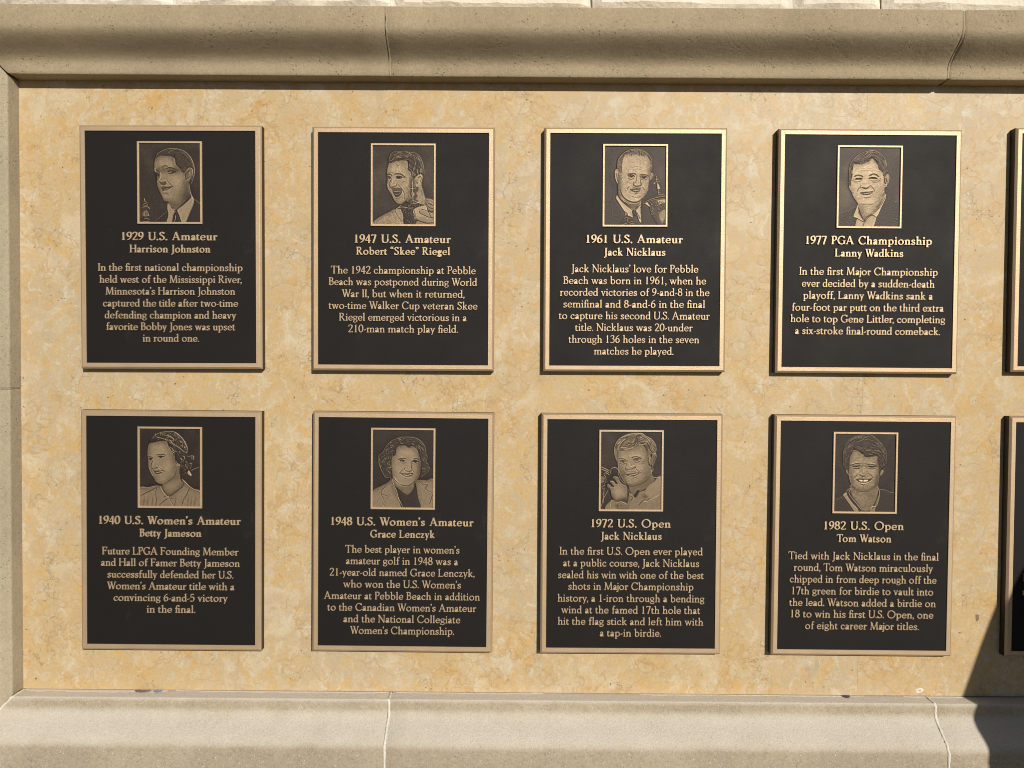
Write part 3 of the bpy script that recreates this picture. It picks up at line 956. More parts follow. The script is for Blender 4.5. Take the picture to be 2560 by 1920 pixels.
SK = 0.565
def p1929():
    e = Etch(92, 98, 1248, 1586, 0.15, 1)
    e.G(330, 1150, 260, 330, 0.05); e.G(250, 420, 150, 260, 0.03)
    e.F('370,1600 480,1485 620,1365 720,1290 1000,1190 1110,1140 1170,1180 1250,1240 1300,1400 1260,1620 700,1640', 0.12, 1, 0.25, grain=.02)
    e.LINES(9, 0.55, '375,1570 500,1470 612,1368', '1118,1142 1180,1192 1248,1246')
    face = '410,372 385,450 378,540 392,640 432,740 424,830 440,920 480,1020 530,1120 560,1190 640,1212 652,1260 700,1320 770,1365 900,1255 1040,1135 1078,1080 1045,980 1035,840 1090,720 1110,610 1060,555 990,600 930,640 880,590 790,500 760,380 640,335 500,335'
    e.F(face, SK - .02, 1, 0.7, grain=.10, halo=.55)
    e.G(990, 900, 90, 260, -.16); e.G(960, 1100, 160, 130, -.17, -35); e.G(720, 610, 120, 60, -.24); e.G(600, 480, 160, 90, .05); e.G(800, 800, 120, 110, .08); e.G(740, 1240, 120, 60, -.12, 25); e.G(435, 660, 45, 80, -.22); e.G(540, 600, 60, 60, -.15)
    hair = '410,362 450,290 540,235 640,200 740,195 830,205 930,240 1030,320 1090,420 1125,540 1132,650 1100,760 1062,870 1068,780 1112,610 1060,552 1000,590 950,652 890,640 870,570 800,510 775,365 650,345 500,338 420,380'
    e.F(hair, 0.22, 1, 0.85, grain=.05)
    e.HAIR(hair, ['450,330 600,230 780,210', '700,330 900,330 1050,480 1110,640', '800,400 950,480 1030,580', '900,560 940,620 960,680'], 150, 8, .10, .34, 110)
    e.LINES(11, .68, '410,352 450,290 540,235 620,206 740,195 830,205 930,240 1030,320 1090,420 1125,540 1132,650 1105,760 1064,870')
    e.LINES(10, .62, '640,285 680,250 740,225 820,207')
    e.F('632,1225 690,1312 770,1365 722,1450 690,1600 605,1600 640,1450 622,1340', .62, 1, .5, grain=.05)
    e.F('800,1372 900,1282 1040,1160 1082,1085 1115,1160 1100,1260 1030,1420 955,1600 880,1570', .62, 1, .5, grain=.05)
    e.F('752,1380 800,1375 850,1480 870,1600 735,1600 768,1470', .10, 1, .35)
    e.LINES(9, .12, '640,1218 690,1308 772,1366 900,1256 1040,1138 1080,1085')
    e.LINES(10, .75, '1036,842 1046,980 1078,1085 1116,1160 1100,1260 1030,1420 970,1575', '770,1372 722,1450 695,1580', '640,1225 690,1300', '765,1450 770,1520 740,1580')
    # features
    e.F('395,650 440,700 470,745 492,660 488,560 430,600', .36, 2, a=.7)
    e.LINES(14, .72, '494,640 498,720 470,785 490,800', '392,560 390,620 430,650')
    e.LINES(26, .30, '500,560 580,520 640,545', '640,560 720,575 800,620')
    e.LINES(11, .14, '625,632 690,612 790,628', '640,668 690,676 720,664', '400,640 440,660 468,690')
    e.F('625,640 680,618 760,626 795,640 740,660 670,668', .17, 1); e.F('650,652 690,640 720,646 690,660', .70, 1); e.G(704, 640, 16, 16, -.35)
    e.F('398,655 432,668 465,690 470,730 440,715 410,690', .15, 1)
    e.LINES(22, .20, '590,585 660,555 740,572 815,615', '400,600 440,615 470,640')
    e.LINES(11, .66, '640,690 700,690 760,675', '600,560 660,535 730,545')
    e.LINES(13, .78, '640,650 680,640 715,632', '530,800 560,790 595,805')
    e.F('465,815 520,840 592,818 605,870 560,892 500,880', .30, 1)
    e.LINES(12, .22, '600,780 640,830 690,880 724,910', '700,905 735,915')
    e.F('510,940 560,920 630,925 722,915 660,962 600,985 540,1000 522,980', .26, 1)
    e.LINES(14, .74, '555,978 590,962 640,952')
    e.LINES(13, .74, '535,1012 600,1008 660,975 705,945', '500,885 520,905')
    e.LINES(26, .36, '530,1062 590,1040 660,1085', a=.6); e.G(600, 1100, 90, 40, .10)
    e.F('950,690 975,620 1045,560 1100,600 1085,720 1030,820 985,840 965,790', .40, 1, .9)
    e.LINES(15, .16, '985,700 1010,630 1050,610', '1000,760 1040,700 1050,640', '975,640 960,720 975,820', '1000,840 1035,830')
    e.LINES(11, .74, '985,620 1045,560 1100,605 1085,720', '1030,640 1050,680 1010,740', '975,810 1010,780 1050,760')
    e.LINES(8, .05, '378,400 368,540 384,650 424,745 416,840 432,930 470,1030 522,1130 552,1200 632,1222')
    e.LINES(12, .68, '180,1135 192,1190', '162,1205 200,1200 235,1212', '150,1270 190,1235 245,1250', '128,1315 190,1290 250,1300 278,1335', '165,1280 240,1275', '170,1380 230,1375', '160,1440 190,1400 180,1470', '230,1390 255,1450 265,1470', '165,1530 215,1512 275,1535', '160,1465 210,1475', '130,1570 280,1570')
    e.F('165,1385 235,1375 265,1470 155,1470', .50, 1, .4, a=.7); e.LINES(12, .12, '205,1390 200,1450', '240,1400 245,1450')
    return e

def p1947():
    e = Etch(88, 100, 1240, 1600, 0.15, 2)
    e.G(250, 650, 150, 450, .06); e.G(1120, 700, 100, 350, .05)
    face = '400,440 372,520 356,640 372,760 360,830 380,930 450,1040 490,1130 530,1200 620,1220 700,1170 740,1180 900,1250 1110,1230 1130,1190 1075,1080 1040,960 1010,850 1025,720 1000,650 920,680 860,720 820,620 760,560 740,400 640,390 520,400'
    e.F(face, SK + .02, 1, .7, grain=.16, halo=.6)
    e.G(800, 1000, 80, 230, -.22); e.G(760, 800, 90, 200, .05); e.G(560, 520, 140, 90, .05)
    hair = '395,430 385,370 420,280 480,220 520,205 600,215 680,205 780,230 880,240 960,300 1010,400 1040,520 1048,640 1010,660 930,680 850,740 820,690 800,600 745,560 775,440 730,395 640,390 540,400 450,430'
    e.F(hair, .20, 1, .9, grain=.05)
    e.HAIR(hair, ['410,400 480,330 600,300 680,330', '500,230 640,230 800,270 940,380 1020,560', '640,330 760,300 880,400 960,560', '770,420 860,520 900,660', '430,300 520,260 600,260'], 230, 9, .09, .72, 90, .8, .6)
    e.LINES(9, .62, '390,400 420,280 480,222 522,206 600,216 680,206 790,232 880,242 960,300 1012,400 1042,520 1050,630')
    e.F('88,1620 130,1530 260,1440 400,1370 500,1315 640,1330 720,1600 400,1640', .56, 1, .5, grain=.22, halo=.4)
    e.F('530,1320 640,1340 700,1450 720,1620 620,1560 540,1400', .60, 1, .55, grain=.06)
    e.LINES(9, .16, '500,1320 540,1420 620,1530', '640,1350 680,1460 700,1580')
    # trophy
    e.F('520,1310 600,1250 760,1215 930,1200 1060,1240 1000,1270 860,1290 700,1300', .14, 1, .8)
    e.F('640,1320 860,1300 880,1400 900,1620 690,1620 660,1420', .11, 1, .7)
    e.SPECK('640,1330 870,1310 900,1600 700,1600', 60, .1, .7, 14); e.SPECK('560,1290 700,1240 1000,1230 850,1280', 34, .4, .75, 10)
    e.F('810,900 930,900 945,960 900,1010 930,1060 890,1130 940,1160 900,1200 770,1200 760,1150 820,1100 790,1030 800,960', .18, 2, .8, a=.85)
    e.F('790,720 860,740 880,850 850,930 790,930 780,820', .22, 3, .7, a=.7)
    e.LINES(16, .74, '828,770 832,860 838,960 842,1080 850,1190', '790,925 840,915 900,928', '800,1000 840,985 860,1050 830,1070', '790,1175 850,1150 930,1180 900,1200 810,1200', '540,1300 640,1270 770,1290 860,1285', '520,1312 560,1285 620,1240')
    e.LINES(10, .72, '815,820 845,818', '800,1010 830,1040', '870,1000 860,1060', '930,1170 1000,1210 1060,1215')
    # ear
    e.F('890,720 940,670 1000,655 1026,710 1010,800 950,880 905,890 890,800', .62, 1, .9)
    e.LINES(13, .16, '930,720 980,690 1000,730 980,800', '920,740 915,820 940,800', '885,740 880,840 900,890 950,890')
    e.LINES(8, .8, '905,700 950,665 1005,655 1027,715')
    # hand + card
    e.F('870,1310 1095,1240 1130,1340 1200,1480 1180,1500 900,1450', .66, 1, .8, grain=.04)
    e.F('960,1330 1010,1310 1120,1350 1240,1390 1240,1470 1120,1450 980,1380', .58, 1, 1, grain=.05)
    e.F('880,1450 1000,1460 1240,1490 1240,1560 1100,1570 900,1510', .56, 1, .95, grain=.05)
    e.F('930,1540 1080,1570 1240,1560 1240,1640 920,1640', .50, 1, .9, grain=.06)
    e.F('1090,1110 1240,1150 1240,1330 1140,1330 1110,1220', .52, 1, .8, grain=.10)
    e.LINES(11, .10, '1000,1310 1120,1345 1245,1392', '958,1340 975,1380 1100,1445 1240,1480', '875,1460 960,1530 1100,1575 1240,1562', '1110,1180 1160,1210 1240,1240', '1120,1250 1180,1290 1240,1300', '1090,1130 1130,1160', '1100,1240 1130,1340 1190,1480', '870,1330 890,1440')
    e.LINES(9, .78, '970,1330 1010,1316 1100,1345', '1000,1470 1120,1485', '875,1312 1090,1245', '1150,1170 1230,1220')
    # features
    e.LINES(22, .17, '484,650 540,640 610,645 665,680 705,712', '350,660 400,645 440,668 445,690')
    e.F('525,710 560,685 610,690 650,718 600,740 550,738', .26, 1); e.F('372,700 400,690 430,710 420,740 380,735', .26, 1)
    e.LINES(11, .08, '520,712 560,686 620,692 690,715', '360,690 400,700 430,715'); e.LINES(9, .8, '530,745 590,755 640,735', '370,745 420,745', '560,705 580,702')
    e.F('555,705 590,700 600,728 560,730', .1, 1)
    e.LINES(9, .3, '640,770 680,790 720,785', '630,790 660,815', '440,600 450,640', '480,610 460,650', '400,620 470,610', a=.6)
    e.LINES(13, .22, '440,720 410,800 395,850 410,895 440,900', '440,892 490,880 525,870 530,830 505,810', '530,810 600,890 660,970 690,1050')
    e.LINES(10, .78, '470,730 450,800 440,850', '480,850 510,830', '500,800 545,840 600,900')
    e.F('430,900 520,915 600,915 650,940 640,970 560,955 470,960', .30, 1)
    e.F('460,970 540,960 640,965 625,1030 570,1080 510,1085 490,1040', .22, 1)
    e.LINES(18, .82, '480,978 550,972 635,966'); e.LINES(15, .62, '500,1030 560,1035 610,1000')
    e.LINES(13, .76, '492,1050 520,1100 580,1090 630,1030 645,970'); e.LINES(12, .25, '500,1100 560,1110 620,1070', '670,1000 690,1060 680,1120')
    e.LINES(16, .16, '540,1205 620,1222 700,1165 735,1110', a=.8); e.LINES(8, .05, '350,640 362,760 350,830 372,935 440,1045 482,1140 525,1210')
    e.LINES(8, .7, '360,760 356,830 384,930 452,1040 494,1130')
    e.LINES(8, .2, '510,440 540,475 590,470 600,430', a=.7)
    return e

def trophy_bits(e, pts, n): e.SPECK(pts, n, .08, .75, 13)

def p1961():
    e = Etch(98, 82, 1240, 1565, 0.13, 3)
    e.G(1080, 450, 130, 300, .05)
    e.F('100,1210 190,1165 330,1010 480,1100 780,1120 900,1200 1000,1300 1240,1400 1240,1640 60,1640', .15, 2, .25, grain=.04)
    e.LINES(8, .42, '110,1205 200,1160 260,1090 330,1015'); e.LINES(7, .3, '210,1170 250,1300 250,1370 330,1400 380,1390')
    face = '355,330 335,430 345,520 360,620 350,780 350,900 360,1020 420,1110 560,1240 650,1290 700,1250 780,1160 800,1090 880,970 920,870 940,720 970,600 975,480 950,340 860,250 700,200 540,215 440,260'
    e.F(face, SK + .02, 1, .7, grain=.15, halo=.55)
    e.G(370, 880, 50, 250, -.2); e.G(600, 1190, 200, 50, -.22, 12); e.G(690, 500, 190, 70, .06); e.G(930, 560, 40, 150, -.12)
    hair = '335,520 335,420 360,320 430,230 540,160 650,130 760,140 870,200 950,290 980,400 975,560 940,580 945,400 930,330 860,270 760,240 640,230 540,240 450,300 420,420 420,560 380,600'
    e.F(hair, .34, 1, .8, grain=.10)
    e.HAIR(hair, ['350,480 370,360 450,260', '540,240 560,200 580,160', '700,250 710,210 720,170', '850,280 850,230 830,190', '950,420 945,340 900,260', '400,560 410,450 430,330'], 230, 7, .10, .66, 60)
    e.HAIR('520,250 640,215 780,225 890,280 920,330 860,300 700,270 560,280', ['560,270 570,230', '700,270 700,220', '860,300 840,250'], 90, 7, .08, .5, 55)
    e.LINES(10, .66, '352,330 430,235 540,165 650,140 760,150', '780,160 870,205 950,295 980,360'); e.LINES(12, .13, '880,230 930,310 945,380', '430,250 540,200 640,195')
    e.F('290,600 310,530 345,530 365,640 360,740 345,790 310,720', .54, 1, .8); e.LINES(11, .15, '318,600 330,680 345,760', '355,600 365,700 352,790'); e.LINES(9, .78, '288,600 305,535 345,530', '290,620 310,720 345,790')
    e.F('965,600 995,600 998,640 970,700 940,740', .60, 1, .8); e.LINES(8, .16, '975,620 955,700'); e.LINES(8, .8, '970,598 998,605 1000,640 960,720')
    # brows, eyes
    e.LINES(22, .24, '520,615 590,598 660,605 680,620', '745,630 800,615 880,630 930,655')
    e.F('530,640 580,620 640,635 650,665 590,675 545,665', .36, 1); e.F('755,660 810,648 880,660 900,685 830,695 770,685', .36, 1)
    e.LINES(10, .09, '515,632 575,615 645,640 660,665', '745,650 810,640 890,662'); e.G(592, 648, 24, 22, -.3); e.G(822, 668, 24, 22, -.3)
    e.G(592, 646, 20, 20, -.2); e.G(822, 668, 20, 20, -.2)
    e.LINES(13, .9, '545,662 572,666', '612,668 642,662', '770,680 800,688', '850,688 880,684', '590,640 600,638', '820,658 830,660')
    e.LINES(10, .24, '530,690 590,712 650,690', '760,700 830,722 890,705', '700,620 690,720 650,790', '760,690 770,790', a=.75)
    e.LINES(9, .32, '620,540 700,515 780,530', '600,490 700,470 800,500', a=.55)
    e.LINES(14, .75, '715,640 712,740 700,800', '560,760 600,740')
    e.F('630,810 690,835 730,835 785,815 770,840 700,855 650,840', .30, 1); e.LINES(12, .2, '640,760 630,800 645,825', '770,770 785,800 770,830')
    e.LINES(16, .27, '560,840 530,870 520,900', '800,850 830,890 835,920', '630,860 700,880 780,870', a=.7); e.G(700, 870, 80, 20, -.12)
    e.F('575,905 640,895 700,900 770,905 750,940 680,955 620,940', .27, 1); e.LINES(19, .86, '615,912 690,916 750,910'); e.LINES(14, .3, '640,965 690,975 740,955', a=.8); e.LINES(10, .72, '620,950 690,990 750,950')
    e.LINES(24, .32, '600,1030 700,1050 790,1020', a=.5); e.G(680, 1080, 80, 40, .08)
    e.LINES(20, .11, '380,900 440,1030 540,1110 660,1140 760,1110 830,1030', a=.85); e.LINES(12, .62, '370,1010 450,1110 560,1160 680,1160 790,1105', a=.8); e.LINES(14, .16, '370,1060 480,1150 600,1240', a=.7)
    e.LINES(8, .7, '920,870 870,980 800,1070')
    # collar, tie
    e.F('340,1010 400,1100 520,1210 640,1295 600,1360 560,1420 480,1330 400,1210 320,1080', .66, 1, .5, grain=.04)
    e.F('700,1265 785,1145 778,1250 795,1565 770,1565 700,1330 650,1300', .66, 1, .5, grain=.04)
    e.F('560,1400 620,1310 640,1450 600,1500', .62, 1, .5)
    e.F('620,1310 690,1300 700,1370 770,1600 640,1600 635,1400', .11, 1, .4); e.LINES(9, .09, '340,1015 420,1120 540,1220 645,1298 720,1240 785,1145', '320,1080 400,1210 480,1330', '700,1320 740,1400 770,1460'); e.LINES(14, .6, '668,1370 672,1385')
    # trophy right
    e.F('805,1175 900,1100 1040,1040 1100,990 1180,980 1240,1010 1240,1070 1080,1090 900,1150', .22, 1, .8)
    e.LINES(13, .70, '1050,610 1062,680 1075,760 1090,850 1105,930 1110,1000', '1010,790 1040,760 1130,745', '1035,715 1105,710', '1075,885 1130,880', '1090,960 1140,955', '1085,1010 1150,985 1190,995', '850,1140 950,1085 1080,1045 1230,1020')
    e.F('1080,790 1110,800 1140,890 1090,890', .66, 1, .8); e.LINES(9, .66, '1000,780 1010,800 1050,770', '820,1172 900,1140 1010,1095 1230,1060', '1050,650 1075,660')
    e.F('1070,1110 1240,1085 1240,1150 1130,1180 1075,1170', .62, 1, .7); e.F('860,1170 910,1150 980,1270 940,1230', .66, 1, .7)
    e.F('980,1120 1075,1110 1130,1200 1240,1170 1240,1560 1100,1560 960,1300', .20, 1, .7); trophy_bits(e, '960,1130 1080,1120 1240,1180 1240,1500 1100,1500 930,1300', 120)
    e.F('1140,1330 1240,1280 1240,1420 1180,1520 1120,1420', .58, 2, .7, a=.8)
    # small trophy front
    e.F('420,1580 480,1440 540,1400 620,1430 740,1490 780,1580', .12, 1, .8)
    e.LINES(13, .72, '480,1330 500,1400', '460,1450 500,1425 550,1440 510,1465', '540,1530 620,1495 740,1490', '520,1440 530,1510', '420,1560 520,1535', '560,1550 680,1525'); e.LINES(14, .12, '470,1310 520,1350 530,1400')
    return e

def p1977():
    e = Etch(105, 92, 1255, 1565, 0.15, 4)
    e.G(230, 900, 150, 400, .07); e.G(300, 480, 120, 200, .04)
    coat = '88,1380 150,1330 300,1270 450,1190 520,1300 760,1560 1000,960 1060,1040 1150,1110 1240,1160 1300,1400 1240,1640 60,1640'
    e.F('88,1380 150,1335 300,1272 452,1192 470,1300 460,1640 60,1640', .12, 1, .3); e.F('1000,950 1060,1040 1150,1110 1260,1160 1260,1640 720,1640 830,1400', .12, 1, .3)
    e.SPECK('110,1390 300,1290 440,1220 450,1560 120,1560', 190, .05, .42, 9); e.SPECK('1010,1000 1080,1080 1240,1180 1240,1560 780,1560 880,1360', 300, .05, .42, 9)
    e.LINES(8, .5, '130,1345 300,1272 450,1195', '1015,985 1080,1060 1210,1135')
    face = '330,420 300,560 300,740 312,860 350,920 390,1030 470,1140 500,1250 560,1400 600,1460 660,1390 780,1310 900,1180 985,1000 975,870 1020,780 1050,660 1030,590 980,600 940,560 870,470 740,300 640,360 480,410 380,400'
    e.F(face, SK + .05, 1, .7, grain=.15, halo=.55)
    e.G(620, 500, 200, 80, .06); e.G(880, 1000, 100, 180, -.10); e.G(560, 1280, 60, 120, -.14); e.G(700, 1180, 220, 50, -.07)
    hair = '300,740 295,560 320,400 380,310 480,220 600,170 700,145 800,160 900,220 970,320 1000,440 1010,560 985,640 940,620 930,560 860,500 820,360 740,290 680,340 600,390 500,415 400,385 370,450 360,600 330,740'
    e.F(hair, .22, 1, .9, grain=.06)
    e.HAIR(hair, ['400,370 520,330 640,260 720,180', '340,420 450,260 600,190', '760,200 880,280 960,420 990,560', '790,320 870,420 930,540', '310,700 330,560 370,440'], 240, 9, .09, .60, 110)
    e.LINES(9, .70, '300,720 297,560 322,400 382,312 482,222 602,172 702,148 802,162 902,222 972,322 1002,440 1012,560')
    e.F('990,620 1030,590 1052,660 1030,780 1000,840 960,800 960,700', .52, 1, .85); e.LINES(15, .12, '985,660 1000,700 1015,740', '965,640 960,720 985,770', '985,850 1010,840'); e.LINES(9, .8, '1005,590 1040,600 1052,670 1030,780', '1020,620 1030,680', '965,790 1000,780 1010,830'); e.LINES(9, .5, '1030,830 1035,880 1010,920')
    e.LINES(10, .75, '300,760 310,850 345,910'); e.F('300,740 340,740 330,820 310,800', .22, 1)
    e.LINES(24, .22, '395,640 440,615 520,620 560,650', '670,625 740,590 800,600 860,640')
    e.F('420,690 470,665 530,672 540,690 480,700', .16, 1); e.F('690,668 740,650 800,660 820,680 750,684', .16, 1)
    e.LINES(10, .12, '410,690 470,664 550,680', '660,670 740,648 830,672'); e.LINES(9, .8, '430,712 500,712', '700,695 780,698', '440,660 520,650', '700,640 780,630')
    e.LINES(15, .10, '415,692 475,674 545,684', '665,676 740,660 825,676'); e.LINES(9, .28, '380,730 460,740 530,715', '400,755 470,760', '690,715 780,720 850,700', '720,740 800,745 870,720', '330,720 390,700', '870,660 900,690', '850,690 890,730', a=.7)
    e.LINES(10, .42, '450,540 600,520 760,540', '480,500 620,480 760,500', a=.45)
    e.LINES(14, .80, '600,690 610,760 600,800'); e.F('540,840 600,850 640,850 690,825 660,860 600,875', .22, 1); e.LINES(12, .28, '520,800 510,840 540,850', '690,800 690,825', '500,830 470,880 450,920', '700,800 760,860 780,910', a=.75)
    e.F('515,945 600,930 700,925 760,915 720,960 650,985 580,985 540,965', .27, 1); e.LINES(24, .84, '565,960 640,950 720,935'); e.LINES(6, .2, '600,940 602,975', '640,938 644,972', '680,932 684,965', a=.7)
    e.LINES(12, .80, '560,1000 640,1005 720,965'); e.LINES(22, .34, '590,1030 640,1035 720,1015', a=.6); e.G(640, 1110, 120, 40, .06)
    e.LINES(16, .30, '500,1150 600,1160 760,1150 900,1040', a=.35)
    e.F('480,1165 440,1260 395,1390 470,1420 600,1480 560,1410 505,1300', .66, 1, .5, grain=.04); e.F('990,960 1000,1040 930,1200 830,1400 740,1350 660,1395 780,1310 900,1180', .68, 1, .5, grain=.04)
    e.F('470,1425 600,1485 640,1420 740,1360 830,1410 730,1640 455,1640', .60, 1, .4, grain=.05)
    e.LINES(9, .10, '505,1250 500,1330 560,1420 600,1470', '395,1392 480,1425 600,1485 650,1420 740,1355 830,1402', '600,1480 570,1580', '905,1185 780,1315 660,1390', '985,1005 905,1180', '490,1200 480,1280 500,1340'); e.LINES(8, .85, '400,1380 480,1412 590,1470', '480,1170 440,1262 400,1370')
    return e

def p1940():
    e = Etch(98, 92, 1240, 1545, 0.115, 5)
    e.F('98,1210 250,1200 420,1160 560,1200 640,1350 860,1150 890,1040 940,1070 1020,1160 1110,1220 1240,1270 1260,1600 60,1600', .53, 1, .45, grain=.06, halo=.5)
    for x in (170, 240, 330, 400, 760, 1000, 1060, 1130): e.G(x, 1470, 14, 110, -.10, 8)
    face = '290,370 258,440 245,560 255,680 262,800 300,910 360,1010 400,1090 470,1135 520,1150 540,1220 640,1360 760,1280 900,1170 920,1110 870,1060 850,900 860,790 790,750 760,640 700,520 640,420 600,335 480,330 380,355'
    e.F(face, SK - .01, 1, .7, grain=.06, halo=.4)
    e.G(740, 850, 90, 200, -.08); e.G(660, 1060, 160, 60, -.10, -25); e.G(480, 480, 150, 100, .06); e.G(640, 800, 100, 100, .06); e.G(420, 1080, 80, 40, .05)
    hair = '285,370 330,290 450,260 600,280 700,360 820,470 900,520 980,600 1090,590 1110,680 1060,790 1040,880 960,930 880,960 850,880 860,790 790,760 760,640 720,540 660,440 610,340 500,330 380,350'
    e.F(hair, .14, 1, .8, grain=.04)
    e.HAIR(hair, ['320,350 450,310 600,320', '640,380 720,480 800,560', '800,600 840,680 820,760', '900,590 950,650 920,720', '980,620 1060,620 1080,720', '900,800 980,860'], 120, 11, .08, .42, 90, .8, .8)
    cap = '320,290 400,210 520,160 640,148 760,155 870,240 940,340 990,450 990,560 940,545 840,470 740,400 650,330 540,280 420,270'
    e.F(cap, .20, 1, 1.0, grain=.06)
    e.SPECK(cap, 170, .08, .72, 13)
    e.LINES(12, .68, '325,285 400,208 520,160 640,150 760,158 870,245 945,345 992,460 985,560', '610,300 680,330 740,390 830,440 900,500 960,540', '400,250 470,265 560,290 620,320', '560,220 640,225 720,270 740,310 690,320 640,290', '620,230 680,260')
    e.LINES(14, .62, '640,430 700,460 740,510 790,520', '700,500 750,560', '990,620 1060,600 1108,610 1110,680', '900,600 940,620 940,670', '1030,740 1080,740', '860,640 900,680'); e.LINES(10, .5, '1070,760 1040,860', '960,700 1000,740')
    e.LINES(15, .62, '1060,880 1120,845 1210,810'); e.F('1020,880 1060,930 1075,985 1000,940', .66, 1, .6); e.LINES(13, .30, '880,965 940,940 1000,920')
    e.LINES(9, .72, '770,690 800,740 850,770 820,790 790,770', '740,570 750,640'); e.F('790,750 860,765 850,795 800,800', .56, 1, .7)
    e.LINES(20, .20, '410,592 460,580 540,578 590,600', '250,620 300,625 345,640')
    e.F('450,630 480,608 530,610 555,630 500,645', .26, 1); e.F('268,660 300,650 335,665 320,690 280,685', .24, 1)
    e.LINES(10, .09, '440,625 480,606 540,612 565,625', '260,650 300,645 345,665'); e.G(490, 628, 20, 18, -.25); e.G(300, 668, 18, 18, -.25); e.LINES(8, .82, '510,630 540,632', '320,672 335,680')
    e.LINES(15, .20, '345,690 320,740 305,800 320,840 360,850', '430,770 480,830 540,880 575,920', '360,845 400,830 440,810'); e.LINES(11, .74, '370,700 350,770 340,810', '400,790 440,800', '450,790 520,850')
    e.F('360,890 420,890 500,885 555,885 520,925 440,955 395,950 375,920', .28, 1); e.LINES(17, .84, '400,922 460,908 535,892'); e.LINES(13, .70, '400,965 460,960 530,925'); e.LINES(16, .26, '400,985 460,980', '350,870 380,900', a=.7)
    e.LINES(18, .2, '480,1140 560,1130 660,1060 750,980 790,850', a=.6); e.LINES(9, .06, '250,640 248,700 256,810 292,920 350,1020 392,1100 450,1140')
    e.LINES(8, .72, '262,800 300,905 362,1010'); e.LINES(12, .25, '850,880 862,980 870,1050', a=.8)
    e.LINES(12, .14, '505,1165 540,1250 620,1350 640,1362 760,1285 900,1175 930,1090', '545,1365 640,1385 740,1415', '640,1395 560,1440 460,1530', '650,1400 700,1480 740,1545', '105,1355 250,1280 400,1200', '410,1190 395,1300 405,1490', '1030,1190 990,1300 920,1420 880,1530', '420,1165 520,1155'); e.LINES(9, .76, '480,1180 530,1280 590,1350', '890,1040 935,1075 1020,1160 1110,1220 1235,1270', '105,1205 250,1200 400,1165', '640,1380 650,1395')
    e.F('590,1365 650,1365 640,1410 600,1400', .58, 1, .6)
    return e

